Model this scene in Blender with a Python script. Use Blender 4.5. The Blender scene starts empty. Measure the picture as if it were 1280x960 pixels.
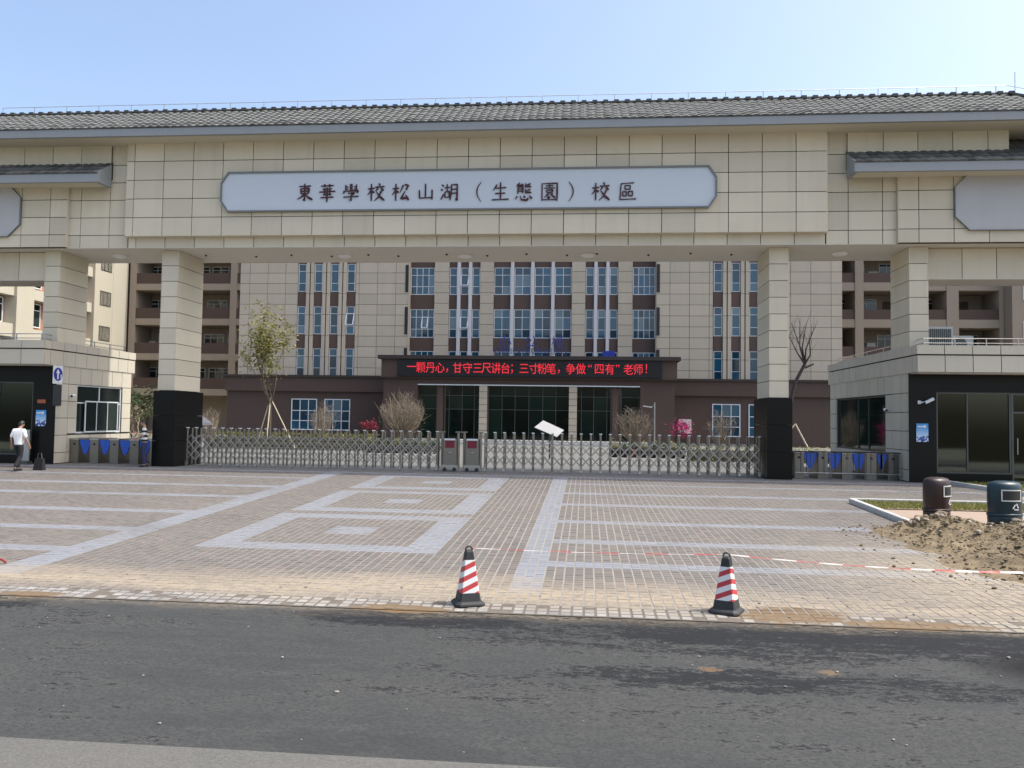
import bpy, bmesh, math, random
from mathutils import Vector, Matrix, noise
rng = random.Random(7)
sc = bpy.context.scene
R_ = math.radians
# ------------------------------------------------------------------ camera
FPX = 1000.0                       # focal length in px of a 1280 px wide frame
YAW, PITCH, ROLL, ZC = R_(5.3), R_(2.5), R_(0.85), 1.95
SL, YG = 0.027, 28.0               # the plaza rises 2.7 % towards the gate, level behind it
_f = Vector((-math.sin(YAW)*math.cos(PITCH), math.cos(YAW)*math.cos(PITCH), math.sin(PITCH)))
_r = _f.cross(Vector((0, 0, 1))).normalized(); _u = _r.cross(_f)
CR = _r*math.cos(ROLL) + _u*math.sin(ROLL); CU = -_r*math.sin(ROLL) + _u*math.cos(ROLL); CF = _f
cam = bpy.data.cameras.new('camera'); cam.sensor_fit = 'HORIZONTAL'; cam.sensor_width = 36.0
cam.lens = 36.0*FPX/1280.0; cam.clip_start = 0.05; cam.clip_end = 3000
cam_o = bpy.data.objects.new('camera', cam); sc.collection.objects.link(cam_o)
cam_o.matrix_world = Matrix(((CR.x, CU.x, -CF.x, 0), (CR.y, CU.y, -CF.y, 0), (CR.z, CU.z, -CF.z, ZC), (0, 0, 0, 1)))
sc.camera = cam_o
# ------------------------------------------------------------------ sky, sun, exposure
SUN_EL = R_(58); SUN = Vector((math.cos(SUN_EL), 0.02, math.sin(SUN_EL))).normalized()
w = bpy.data.worlds.new('World'); sc.world = w; w.use_nodes = True
wn = w.node_tree.nodes; wn.clear()
sky = wn.new('ShaderNodeTexSky'); sky.sky_type = 'NISHITA'; sky.sun_disc = False
sky.sun_elevation = SUN_EL; sky.sun_rotation = R_(90); sky.air_density = 1.0; sky.dust_density = 4.5; sky.ozone_density = 1.0
bg = wn.new('ShaderNodeBackground'); bg.inputs[1].default_value = 0.15
wo = wn.new('ShaderNodeOutputWorld')
w.node_tree.links.new(sky.outputs[0], bg.inputs[0]); w.node_tree.links.new(bg.outputs[0], wo.inputs[0])
sl = bpy.data.lights.new('sun', 'SUN'); sl.energy = 2.0; sl.angle = R_(0.53); sl.color = (1.0, 0.97, 0.90)
so = bpy.data.objects.new('sun', sl); sc.collection.objects.link(so); so.location = (40, 20, 60)
so.rotation_euler = SUN.to_track_quat('Z', 'Y').to_euler()
vs = sc.view_settings; vs.view_transform = 'Standard'; vs.look = 'None'; vs.gamma = 1.0; vs.exposure = 1.05
sc.display_settings.display_device = 'sRGB'

# ------------------------------------------------------------------ pixel -> place
def ray(px, py): return CR*((px-640)/FPX) - CU*((py-480)/FPX) + CF
def pY(px, py, Y): d = ray(px, py); t = Y/d.y; return Vector((t*d.x, Y, ZC+t*d.z))
def pX(px, py, X): d = ray(px, py); t = X/d.x; return Vector((X, t*d.y, ZC+t*d.z))
def pG(px, py):
    d = ray(px, py); t = (-SL*YG-ZC)/(d.z-SL*d.y); return Vector((t*d.x, t*d.y, ZC+t*d.z))
def gz(y): return SL*(y-YG) if y < YG else 0.0

# ------------------------------------------------------------------ materials
def lin(c):
    c = c.lstrip('#'); o = []
    for i in (0, 2, 4):
        v = int(c[i:i+2], 16)/255; o.append(v/12.92 if v <= .04045 else ((v+.055)/1.055)**2.4)
    return tuple(o)
MATS = {}
class NT:
    def __init__(s, name):
        s.m = bpy.data.materials.new(name); s.m.use_nodes = True; s.t = s.m.node_tree; s.n = s.t.nodes
        s.b = s.n['Principled BSDF']; s.out = s.n['Material Output']; MATS[name] = s.m
    def node(s, typ, **kw):
        n = s.n.new(typ)
        for k, v in kw.items():
            if k.startswith('i_'):
                key = k[2:]; key = int(key) if key.isdigit() else key.replace('_', ' ')
                if hasattr(v, 'is_output') or isinstance(v, bpy.types.NodeSocket): s.t.links.new(v, n.inputs[key])
                else: n.inputs[key].default_value = v
            else: setattr(n, k, v)
        return n
    def link(s, a, b): s.t.links.new(a, b)
    def math(s, op, a, b=0.0, clamp=False):
        n = s.n.new('ShaderNodeMath'); n.operation = op; n.use_clamp = clamp
        for i, v in enumerate((a, b)):
            if isinstance(v, bpy.types.NodeSocket): s.link(v, n.inputs[i])
            else: n.inputs[i].default_value = v
        return n.outputs[0]
    def mix(s, f, a, b, typ='MIX'):
        n = s.n.new('ShaderNodeMix'); n.data_type = 'RGBA'; n.blend_type = typ
        for i, v in ((0, f), (6, a), (7, b)):
            if isinstance(v, bpy.types.NodeSocket): s.link(v, n.inputs[i])
            else: n.inputs[i].default_value = v if i == 0 else (*v[:3], 1)
        return n.outputs[2]
    def noise(s, scale, detail=4, rough=.55, vec=None, dist=0):
        n = s.n.new('ShaderNodeTexNoise'); n.inputs['Scale'].default_value = scale; n.inputs['Detail'].default_value = detail
        n.inputs['Roughness'].default_value = rough; n.inputs['Distortion'].default_value = dist
        if vec is not None: s.link(vec, n.inputs['Vector'])
        return n.outputs[0]
    def ramp(s, f, a, b):
        n = s.n.new('ShaderNodeMapRange'); n.inputs[1].default_value = a; n.inputs[2].default_value = b; s.link(f, n.inputs[0]); return n.outputs[0]
    def pos(s, scale=(1, 1, 1)):
        g = s.n.new('ShaderNodeNewGeometry'); m = s.n.new('ShaderNodeMapping'); m.inputs['Scale'].default_value = scale
        s.link(g.outputs['Position'], m.inputs[0]); return m.outputs[0]
    def bump(s, h, strength=.2, dist=.01):
        n = s.n.new('ShaderNodeBump'); n.inputs['Strength'].default_value = strength; n.inputs['Distance'].default_value = dist
        s.link(h, n.inputs['Height']); s.link(n.outputs[0], s.b.inputs['Normal'])
    def base(s, v, rough=.7, metal=0, spec=None):
        if isinstance(v, bpy.types.NodeSocket): s.link(v, s.b.inputs['Base Color'])
        else: s.b.inputs['Base Color'].default_value = (*v[:3], 1)
        s.b.inputs['Roughness'].default_value = rough; s.b.inputs['Metallic'].default_value = metal
        if spec is not None: s.b.inputs['Specular IOR Level'].default_value = spec
def mul(c, k): return tuple(x*k for x in c[:3])
def surf(name, col, rough=.7, metal=0, var=.12, scale=3.0, rnd=.0, spec=None, bump=0, bscale=40, streak=0):
    t = NT(name); p = t.pos()
    f = t.noise(scale, 5, .6, p)
    c = t.mix(f, mul(col, 1-var), mul(col, 1+var))
    if streak:
        st = t.ramp(t.noise(1.0, 4, .6, t.pos((2.3, 2.3, .16))), .5, .85)
        c = t.mix(t.math('MULTIPLY', st, streak), c, mul(col, .55))
    if rnd:
        oi = t.n.new('ShaderNodeObjectInfo')
        hv = t.node('ShaderNodeHueSaturation'); t.link(c, hv.inputs['Color'])
        t.link(t.math('ADD', t.math('MULTIPLY', oi.outputs['Random'], 2*rnd), 1-rnd), hv.inputs['Value']); c = hv.outputs[0]
    t.base(c, rough, metal, spec)
    if bump: t.bump(t.noise(bscale, 4, .6, p), bump, .004)
    return t.m
surf('stone', (.585, .53, .405), .75, var=.06, scale=1.2, rnd=.09, streak=.26, bump=.15, bscale=90)
surf('stone_office', (.46, .40, .31), .8, var=.05, scale=.8, rnd=.06, streak=.2)
surf('stone_guard', (.50, .465, .375), .75, var=.05, scale=1.2, rnd=.05, streak=.20, bump=.15, bscale=90)
surf('joint', (.035, .032, .028), .9)
surf('joint_office', (.15, .125, .10), .9)
surf('granite', (.0055, .006, .006), .30, var=.5, scale=60, rnd=.1, spec=.22)
surf('brown_wall', (.074, .046, .036), .75, var=.08, scale=.7, rnd=.04, streak=.2)
surf('brown_panel', (.082, .050, .038), .7, var=.1, scale=.9, rnd=.1)
surf('brown_trim', (.035, .025, .021), .7)
surf('brick_red', (.36, .17, .10), .8, var=.12, scale=2)
surf('cream', (.42, .39, .31), .85, var=.05, scale=.6, rnd=.02, streak=.12)
surf('wing_cream', (.29, .24, .185), .85, var=.05, scale=.6, rnd=.02, streak=.2)
surf('soffit', (.60, .57, .50), .85, var=.04, scale=.8)
surf('eave_cream', (.52, .48, .37), .85, var=.04, scale=.8)
surf('fascia', (.26, .28, .29), .6, var=.05, scale=.6, streak=.2)
surf('tile', (.085, .088, .082), .75, var=.45, scale=7, rnd=.4, bump=.3, bscale=60)
surf('tile_dark', (.022, .023, .022), .8, var=.2)
surf('sign_white', (.52, .57, .61), .45, var=.03, scale=1)
surf('sign_frame', (.17, .18, .17), .5, var=.1)
surf('wing_sign', (.43, .43, .43), .7, var=.08, scale=.9, streak=.1)
surf('sign_red', (.05, .005, .010), .5, var=.2, scale=9)
surf('letter_blue', (.03, .045, .20), .5)
surf('white_frame', (.62, .65, .67), .45, var=.04)
surf('white_paint', (.68, .70, .70), .5, var=.05)
surf('pilaster', (.56, .55, .55), .7, var=.04)
surf('grey_frame', (.10, .105, .10), .45, metal=.6)
surf('alu', (.42, .43, .43), .4, metal=.8, var=.08)
surf('steel', (.50, .49, .46), .33, metal=1.0, var=.12, scale=6)
surf('steel_dull', (.25, .235, .205), .36, metal=.85, var=.1, scale=4)
surf('black', (.012, .012, .013), .5)
surf('rubber', (.022, .024, .026), .65, var=.2, scale=20)
surf('cable', (.5, .5, .5), .5, metal=.6)
surf('led_black', (.010, .010, .011), .4)
surf('blue_wing', (.022, .10, .48), .3, var=.05)
surf('blue_sign', (.015, .035, .30), .4)
surf('dark_plaque', (.03, .038, .045), .35, var=.3, scale=6)
surf('orange_plate', (.30, .09, .04), .5)
surf('ac_white', (.66, .66, .62), .5, var=.05)
surf('bark', (.10, .075, .055), .9, var=.3, scale=14)
surf('bark_pale', (.34, .27, .19), .9, var=.25, scale=14)
surf('twig', (.24, .195, .145), .9, var=.25, scale=6)
surf('bark_dark', (.055, .045, .04), .9, var=.3, scale=14)
surf('pole_wood', (.52, .44, .33), .85, var=.15, scale=8)
surf('bin_brown', (.020, .0075, .0065), .45, var=.15)
surf('bin_blue', (.004, .026, .038), .38, var=.12)
surf('bin_trim', (.55, .56, .54), .4)
surf('kerb_stone', (.42, .42, .40), .85, var=.12, scale=6, rnd=.05)
surf('pot', (.035, .03, .03), .6)
surf('pot_clay', (.25, .07, .04), .7)
surf('skin', (.42, .24, .16), .6, var=.05)
surf('hair', (.012, .010, .010), .5)
surf('shirt_white', (.78, .79, .78), .85, var=.06, scale=9)
surf('cloth_black', (.012, .012, .014), .85)
surf('cloth_navy', (.02, .025, .07), .85)
surf('shirt_blue', (.25, .34, .55), .85)
surf('canopy_grey', (.10, .10, .12), .8)
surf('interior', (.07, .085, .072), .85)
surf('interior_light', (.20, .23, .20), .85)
surf('room_dark', (.012, .014, .014), .6)
surf('lamp_white', (.75, .75, .72), .4)
surf('red_paint', (.22, .015, .015), .6)
surf('motor_red', (.16, .012, .03), .25)
surf('soil_bed', (.22, .16, .11), .95, var=.3, scale=5)
def leafmat(name, c1, c2, rough=.6, scale=.9):
    t = NT(name); p = t.pos(); f = t.noise(scale, 3, .6, p); g = t.noise(9, 2, .5, p)
    c = t.mix(f, c1, c2); c = t.mix(t.math('MULTIPLY', g, .5), c, mul(c2, .6)); t.base(c, rough)
    tr = t.node('ShaderNodeBsdfTranslucent'); t.link(c, tr.inputs[0])
    mx = t.node('ShaderNodeMixShader'); mx.inputs[0].default_value = .3
    t.link(t.b.outputs[0], mx.inputs[1]); t.link(tr.outputs[0], mx.inputs[2]); t.link(mx.outputs[0], t.out.inputs[0])
leafmat('leaf_yellowgreen', (.30, .28, .075), (.19, .19, .055))
leafmat('leaf_green', (.07, .11, .03), (.035, .06, .02))
leafmat('leaf_hedge', (.30, .27, .05), (.12, .16, .03))
leafmat('leaf_pink', (.55, .03, .20), (.40, .02, .13))
leafmat('leaf_red', (.34, .03, .06), (.20, .02, .04))
leafmat('leaf_dry', (.24, .20, .12), (.10, .10, .05))
leafmat('grass', (.16, .20, .035), (.24, .23, .06))
def glass(name, col, rough=.06, tint=None, spec=.5, wob=.03):
    t = NT(name); t.base(col, rough, 0, spec)
    n = t.node('ShaderNodeTexNoise'); n.inputs['Scale'].default_value = .55; t.link(t.pos(), n.inputs['Vector'])
    oi = t.n.new('ShaderNodeObjectInfo')
    c = t.mix(oi.outputs['Random'], mul(col, .35), mul(col, 1.5)); c = t.mix(t.math('MULTIPLY', t.ramp(oi.outputs['Random'], .80, .84), .55), c, (.16, .20, .21)) if name == 'glass_blue' else c; t.link(c, t.b.inputs['Base Color'])
    t.bump(n.outputs[0], wob, .05)
    if tint:
        tr = t.node('ShaderNodeBsdfTransparent'); tr.inputs[0].default_value = (*tint, 1)
        mx = t.node('ShaderNodeMixShader'); lw = t.node('ShaderNodeFresnel'); lw.inputs[0].default_value = 1.5
        t.link(t.math('ADD', lw.outputs[0], .05), mx.inputs[0]); gl = t.node('ShaderNodeBsdfGlossy'); gl.inputs[1].default_value = .03
        gl.inputs[0].default_value = (.85, .95, .92, 1)
        t.link(tr.outputs[0], mx.inputs[1]); t.link(gl.outputs[0], mx.inputs[2]); t.link(mx.outputs[0], t.out.inputs[0])
glass("glass_blue", (.010, .065, .115), .05, spec=.9)
glass('glass_dark', (.020, .030, .028), .06, spec=.7)
glass('glass_lobby', (.004, .012, .009), .05, spec=.35)
glass('glass_clear', (.5, .5, .5), .03, tint=(.30, .37, .32))
def emit(name, col, st):
    t = NT(name); t.base(mul(col, .3), .5); t.b.inputs['Emission Color'].default_value = (*col, 1); t.b.inputs['Emission Strength'].default_value = st
emit('led_red', (1.0, .03, .05), .40)

# sett colours come from a per-sett colour attribute; sand blown over the front rows

def ell(t, X, Y, cx, cy, rx, ry, wob):
    u = t.math('DIVIDE', t.math('SUBTRACT', X, cx), rx); v = t.math('DIVIDE', t.math('SUBTRACT', Y, cy), ry)
    d = t.math('SQRT', t.math('ADD', t.math('MULTIPLY', u, u), t.math('MULTIPLY', v, v)))
    return t.ramp(t.math('ADD', d, wob), 1.0, .72)
def mud_mask(t, X, Y):
    wob = t.math('MULTIPLY', t.math('SUBTRACT', t.noise(1.0, 5, .65, t.pos((2.2, 5.0, 1))), .5), 1.5); m_ = None
    for (x0, y0), (x1, y1), ry in (((0, 741), (88, 743), .16), ((428, 757), (572, 763), .17), ((915, 764), (1070, 776), .42), ((1040, 777), (1265, 788), .20)):
        p0, p1 = pG(x0, y0), pG(x1, y1); e = ell(t, X, Y, (p0.x+p1.x)/2, (p0.y+p1.y)/2, abs(p1.x-p0.x)/2, ry, wob); m_ = e if m_ is None else t.math('MAXIMUM', m_, e)
    return m_
t = NT('sett'); a = t.node('ShaderNodeVertexColor', layer_name='col'); p = t.pos()
sx = t.node('ShaderNodeSeparateXYZ'); t.link(p, sx.inputs[0]); X, Y = sx.outputs[0], sx.outputs[1]
c = t.mix(t.math('MULTIPLY', t.noise(35, 4, .6, p), .4), a.outputs[0], (.125, .115, .105))
c = t.mix(t.math('MULTIPLY', t.ramp(t.noise(.45, 4, .6, p), .40, .70), .30), c, (.165, .155, .135))
n1 = t.noise(1.0, 5, .6, t.pos((.30, .9, 1)), .6); n2 = t.noise(7, 6, .75, p)
yy = t.math('ADD', Y, t.math('MULTIPLY', t.math('SUBTRACT', n1, .5), 2.2))
band = t.math('MULTIPLY', t.ramp(yy, 10.25, 10.9), t.ramp(yy, 12.2, 11.2))
stn = t.noise(1.0, 6, .7, t.pos((.5, .22, 1)), 1.2); c = t.mix(t.math('MULTIPLY', t.ramp(stn, .52, .72), .42), c, (.07, .065, .06))
sand = t.math('MULTIPLY', band, t.ramp(n2, .26, .55))
lx = t.ramp(X, 2.8, 5.6)
spill = t.math('MULTIPLY', t.math('MULTIPLY', lx, t.ramp(yy, 17.0, 13.5)), t.ramp(n2, .3, .55))
sand = t.math('MAXIMUM', t.math('MULTIPLY', sand, .95), t.math('MULTIPLY', spill, .85))
c = t.mix(sand, c, (.30, .25, .178))
c = t.mix(t.math('MULTIPLY', mud_mask(t, X, Y), .92), c, (.145, .098, .052)); t.base(c, .88); t.bump(t.noise(120, 3, .6, p), .25, .003)
t = NT('joint_sand'); p = t.pos(); c = t.mix(t.noise(30, 4, .6, p), (.20, .186, .162), (.30, .28, .25)); c = t.mix(t.math('MULTIPLY', t.ramp(t.noise(.7, 6, .75, p), .45, .65), .5), c, (.12, .11, .096)); t.base(c, .95)
t = NT('joint_dirt'); p = t.pos(); sx = t.node('ShaderNodeSeparateXYZ'); t.link(p, sx.inputs[0]); c = t.mix(t.noise(14, 4, .6, p), (.07, .06, .05), (.17, .145, .115)); c = t.mix(mud_mask(t, sx.outputs[0], sx.outputs[1]), c, (.145, .098, .052)); t.base(c, .95)
# asphalt: dusty wearing course with gritty black binder dragged along the kerb
t = NT('asphalt'); p = t.pos(); sx = t.node('ShaderNodeSeparateXYZ'); t.link(p, sx.inputs[0]); X, Y = sx.outputs[0], sx.outputs[1]
def cen(v, k): return t.math('MULTIPLY', t.math('SUBTRACT', v, .5), k)
big = t.noise(1.0, 4, .6, t.pos((.22, .9, 1)), .5); mid = t.noise(1.0, 5, .7, t.pos((1.3, 5.5, 1)), .4); grit = t.noise(1.0, 3, .8, t.pos((13, 30, 1))); fine = t.noise(1.0, 3, .8, t.pos((28, 40, 1)))
rt_ = t.ramp(X, -3.2, .6)
kerb_ = t.math('MULTIPLY', t.ramp(Y, 8.65, 9.35), t.math('ADD', t.math('MULTIPLY', rt_, .34), .04))
strk = t.math('MULTIPLY', t.math('MULTIPLY', t.ramp(Y, 7.5, 8.0), t.ramp(Y, 8.5, 8.1)), t.math('MULTIPLY', t.ramp(X, -2.6, 2.0), .36))
lft = ell(t, X, Y, -8.0, 9.85, 1.3, .42, cen(mid, 1.2)); lft2 = ell(t, X, Y, -2.2, 9.75, 1.7, .42, cen(mid, 1.2))
sm = t.math('ADD', t.math('MAXIMUM', kerb_, strk), t.math('MULTIPLY', t.math('MAXIMUM', lft, lft2), .30))
sm = t.math('ADD', sm, t.math('ADD', cen(big, .9), t.math('ADD', cen(mid, 1.1), cen(grit, 1.4))))
dark = t.ramp(sm, .20, .27)
c = t.mix(t.ramp(big, .3, .7), (.042, .045, .044), (.070, .071, .067)); c = t.mix(t.math('MULTIPLY', t.ramp(mid, .45, .75), .5), c, (.095, .095, .088))
c = t.mix(t.math('MULTIPLY', t.ramp(fine, .42, .60), .6), c, (.026, .028, .030)); c = t.mix(t.math('MULTIPLY', t.ramp(fine, .68, .78), .5), c, (.22, .22, .20))
c = t.mix(t.math('MULTIPLY', dark, .92), c, (.013, .014, .016))
edge_ = t.math('MULTIPLY', t.ramp(t.math('ADD', Y, cen(mid, .9)), 9.75, 10.12), t.ramp(grit, .40, .58)); c = t.mix(t.math('MULTIPLY', edge_, .75), c, (.22, .185, .135))
dst = t.noise(1.0, 4, .7, t.pos((.9, 3.2, 1)), .8); c = t.mix(t.math('MULTIPLY', t.ramp(dst, .66, .76), .45), c, (.20, .195, .18))
c = t.mix(t.math('MULTIPLY', mud_mask(t, X, Y), .9), c, (.17, .11, .06))
for px, py in ((887, 835), (1035, 839)):
    g_ = pG(px, py); c = t.mix(t.math('MULTIPLY', ell(t, X, Y, g_.x, g_.y, .11, .08, cen(grit, 3.0)), .45), c, (.22, .14, .075))
dark_blob = t.math('MULTIPLY', t.ramp(t.math('SQRT', t.math('ADD', t.math('POWER', t.math('ABSOLUTE', t.math('DIVIDE', t.math('SUBTRACT', X, 4.75), .85)), 2.0), t.math('POWER', t.math('ABSOLUTE', t.math('DIVIDE', t.math('SUBTRACT', Y, 8.75), .60)), 2.0))), 1.15, .35), .88)
c = t.mix(dark_blob, c, (.006, .0065, .0075))  # soft-edged near-black ellipse on the right part of the road
t.base(c, .92, spec=.2); t.bump(fine, .5, .008)
t = NT('shoulder'); p = t.pos(); f = t.noise(1.0, 4, .8, t.pos((45, 60, 1))); f = t.ramp(f, .3, .7); b2 = t.noise(1.2, 5, .6, p)
c = t.mix(f, (.045, .047, .046), (.145, .143, .132)); c = t.mix(t.math('MULTIPLY', b2, .35), c, (.145, .135, .112)); t.base(c, .92); t.bump(f, .4, .006)
t = NT('forecourt'); p = t.pos(); b2 = t.noise(.6, 5, .6, p); c = t.mix(b2, (.11, .108, .098), (.165, .162, .148)); t.base(c, .85)
t = NT('ground'); p = t.pos(); b2 = t.noise(.25, 6, .6, p); c = t.mix(b2, (.16, .15, .11), (.27, .25, .19)); t.base(c, .95)
t = NT('bed_paving'); p = t.pos(); b2 = t.noise(6, 5, .6, p); c = t.mix(b2, (.26, .19, .145), (.33, .265, .205)); t.base(c, .9)
t = NT('soil'); p = t.pos(); b2 = t.noise(3.5, 6, .7, p); b3 = t.noise(26, 4, .7, p)
c = t.mix(t.ramp(b2, .35, .65), (.075, .055, .03), (.20, .155, .09)); c = t.mix(t.math('MULTIPLY', t.ramp(b3, .4, .7), .6), c, (.26, .205, .125)); t.base(c, .95); t.bump(b3, .7, .03)
t = NT('stone_rubble'); oi = t.n.new('ShaderNodeObjectInfo'); c = t.mix(oi.outputs['Random'], (.15, .11, .07), (.42, .36, .27)); c = t.mix(t.math('MULTIPLY', t.noise(20, 4, .6, t.pos()), .4), c, (.12, .09, .06)); t.base(c, .9)
# cone: red and white slanted bands
def objpos(t):
    tc = t.n.new('ShaderNodeTexCoord'); s_ = t.node('ShaderNodeSeparateXYZ'); t.link(tc.outputs['Object'], s_.inputs[0]); return s_
t = NT('cone_band'); s_ = objpos(t)
v = t.math('SUBTRACT', s_.outputs[2], t.math('MULTIPLY', t.math('ABSOLUTE', s_.outputs[0]), .0))
v = t.math('SUBTRACT', v, t.math('MULTIPLY', s_.outputs[0], .45)); v = t.math('ADD', v, t.math('MULTIPLY', s_.outputs[1], .25))
fr = t.math('FRACT', t.math('DIVIDE', t.math('SUBTRACT', v, .155), .1375)); k = t.math('LESS_THAN', fr, .48)
c = t.mix(k, (.74, .76, .74), (.46, .012, .025)); c = t.mix(t.math('MULTIPLY', t.noise(30, 4, .6), .25), c, (.3, .25, .2)); t.base(c, .5)
t = NT('tape'); s_ = objpos(t); fr = t.math('FRACT', t.math('DIVIDE', s_.outputs[0], .62)); k = t.math('LESS_THAN', fr, .48)
c = t.mix(k, (.42, .40, .38), (.36, .015, .02)); t.base(c, .5)
t = NT('stripe_shirt'); s_ = objpos(t); fr = t.math('FRACT', t.math('DIVIDE', t.math('ADD', s_.outputs[2], .02), .17)); k = t.math('LESS_THAN', fr, .52)
c = t.mix(k, (.012, .012, .014), (.66, .66, .64)); t.base(c, .85)
t = NT('poster'); s_ = objpos(t)
sky_ = t.mix(t.ramp(s_.outputs[2], .12, .5), (.55, .70, .85), (.05, .28, .62)); blk = t.ramp(t.noise(1, 3, .6, t.pos((14, 14, 10))), .5, .53)
lo = t.ramp(s_.outputs[2], .26, .18); c = t.mix(t.math('MULTIPLY', blk, lo), sky_, (.02, .05, .2)); t.base(c, .35)
M = MATS

# ------------------------------------------------------------------ builders
COL = sc.collection; W = {}
class MB:
    def __init__(s): s.v = []; s.f = []
    def add(s, vs_, fs):
        o = len(s.v); s.v += [tuple(p) for p in vs_]; s.f += [tuple(o+i for i in f) for f in fs]; return s
    def box(s, x0, x1, y0, y1, z0, z1):
        return s.add([(x0, y0, z0), (x1, y0, z0), (x1, y1, z0), (x0, y1, z0), (x0, y0, z1), (x1, y0, z1), (x1, y1, z1), (x0, y1, z1)],
                     [(0, 3, 2, 1), (4, 5, 6, 7), (0, 1, 5, 4), (1, 2, 6, 5), (2, 3, 7, 6), (3, 0, 4, 7)])
    def tube(s, pts, r, n=6, cap=True):
        pts = [Vector(p) for p in pts]; rs = r if isinstance(r, (list, tuple)) else [r]*len(pts); vs_ = []
        for i, p in enumerate(pts):
            d = (pts[min(i+1, len(pts)-1)]-pts[max(i-1, 0)]).normalized()
            a = d.orthogonal().normalized() if i == 0 else (a-d*a.dot(d)).normalized()
            b = d.cross(a)
            vs_ += [p+(a*math.cos(2*math.pi*k/n)+b*math.sin(2*math.pi*k/n))*rs[i] for k in range(n)]
        fs = [(i*n+k, i*n+(k+1) % n, (i+1)*n+(k+1) % n, (i+1)*n+k) for i in range(len(pts)-1) for k in range(n)]
        if cap: fs += [tuple(range(n-1, -1, -1)), tuple(range((len(pts)-1)*n, len(pts)*n))]
        return s.add(vs_, fs)
    def bar(s, a, b, w_, d_=None, up=(0, -1, 0)):
        a, b = Vector(a), Vector(b); d = (b-a).normalized(); u = Vector(up); u = (u-d*u.dot(d)).normalized(); q = d.cross(u); d_ = d_ or w_
        P = [e+q*(w_/2*i)+u*(d_/2*j) for e in (a, b) for i, j in ((-1, -1), (1, -1), (1, 1), (-1, 1))]
        return s.add(P, [(0, 3, 2, 1), (4, 5, 6, 7), (0, 1, 5, 4), (1, 2, 6, 5), (2, 3, 7, 6), (3, 0, 4, 7)])
    def lathe(s, prof, c=(0, 0, 0), n=20, sx=1, sy=1):
        vs_ = [(c[0]+sx*r*math.cos(2*math.pi*k/n), c[1]+sy*r*math.sin(2*math.pi*k/n), c[2]+z) for r, z in prof for k in range(n)]
        fs = [(i*n+k, i*n+(k+1) % n, (i+1)*n+(k+1) % n, (i+1)*n+k) for i in range(len(prof)-1) for k in range(n)]
        fs += [tuple(range(n-1, -1, -1)), tuple(range((len(prof)-1)*n, len(prof)*n))]
        return s.add(vs_, fs)
    def prism(s, poly, h, fn):              # poly in 2D, fn(u, v, w) -> 3D, w in 0..h
        n = len(poly); vs_ = [fn(u, v, 0) for u, v in poly]+[fn(u, v, h) for u, v in poly]
        return s.add(vs_, [tuple(range(n-1, -1, -1)), tuple(range(n, 2*n))]+[(i, (i+1) % n, n+(i+1) % n, n+i) for i in range(n)])
    def mesh(s, name, mat, smooth=False):
        m = bpy.data.meshes.new(name); m.from_pydata(s.v, [], s.f); m.materials.append(M[mat])
        bm = bmesh.new(); bm.from_mesh(m); bmesh.ops.recalc_face_normals(bm, faces=bm.faces); bm.to_mesh(m); bm.free()
        if smooth: m.shade_smooth()
        return m
    def build(s, name, mat, parent=None, smooth=False):
        xs = [v[0] for v in s.v]; ys = [v[1] for v in s.v]; zs = [v[2] for v in s.v]
        o = Vector(((min(xs)+max(xs))/2, (min(ys)+max(ys))/2, min(zs)))
        s.v = [(v[0]-o.x, v[1]-o.y, v[2]-o.z) for v in s.v]
        return obj(name, s.mesh(name, mat, smooth), parent, o)
def obj(name, mesh, parent=None, loc=(0, 0, 0)):
    o = bpy.data.objects.new(name, mesh); COL.objects.link(o); loc = Vector(loc); W[o.name] = loc
    if parent is not None: o.parent = parent; o.location = loc-W[parent.name]
    else: o.location = loc
    return o
def empty(name, loc, label, cat, group=None):
    o = obj(name, None, None, loc); o.empty_display_size = .2; return tag(o, label, cat, group)
def tag(o, label, cat, group=None):
    o['label'] = label; o['category'] = cat
    if group: o['group'] = group
    return o
def struct(o): o['kind'] = 'structure'; return o
def stuff(o): o['kind'] = 'stuff'; return o
BX = {}
def box(name, parent, x0, x1, y0, y1, z0, z1, mat):       # box with mesh data shared between alike pieces
    k = (round(x1-x0, 3), round(y1-y0, 3), round(z1-z0, 3), mat)
    if k not in BX: BX[k] = MB().box(-k[0]/2, k[0]/2, -k[1]/2, k[1]/2, -k[2]/2, k[2]/2).mesh(name, mat)
    return obj(name, BX[k], parent, ((x0+x1)/2, (y0+y1)/2, (z0+z1)/2))
def copy_tree(o, dloc, label=None):
    def cp(s, par):
        c = s.copy(); COL.objects.link(c)
        if par is None: c.location = Vector(s.location)+Vector(dloc); W[c.name] = W[s.name]+Vector(dloc)
        else: c.parent = par; W[c.name] = W[s.name]+Vector(dloc)
        for ch in s.children: cp(ch, c)
        return c
    c = cp(o, None)
    if label: c['label'] = label
    return c
def steps(a, b, n): return [a+(b-a)*i/n for i in range(n+1)]
def pitched(a, b, pitch, centre):           # joint positions every `pitch` around centre, ends a and b
    k0 = math.ceil((a+.12-centre)/pitch); xs = [a]
    while centre+k0*pitch < b-.12: xs.append(centre+k0*pitch); k0 += 1
    return xs+[b]
def panelsY(parent, Yf, xs, zs, mat='stone', th=.04, gap=.026, skip=None, name='panel', out=-1):
    for i in range(len(xs)-1):
        for j in range(len(zs)-1):
            a, b, c, d = xs[i], xs[i+1], zs[j], zs[j+1]
            if skip and skip(a, b, c, d): continue
            y0, y1 = (Yf, Yf+th) if out < 0 else (Yf-th, Yf)
            box(name, parent, a+gap/2, b-gap/2, y0, y1, c+gap/2, d-gap/2, mat)
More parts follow.
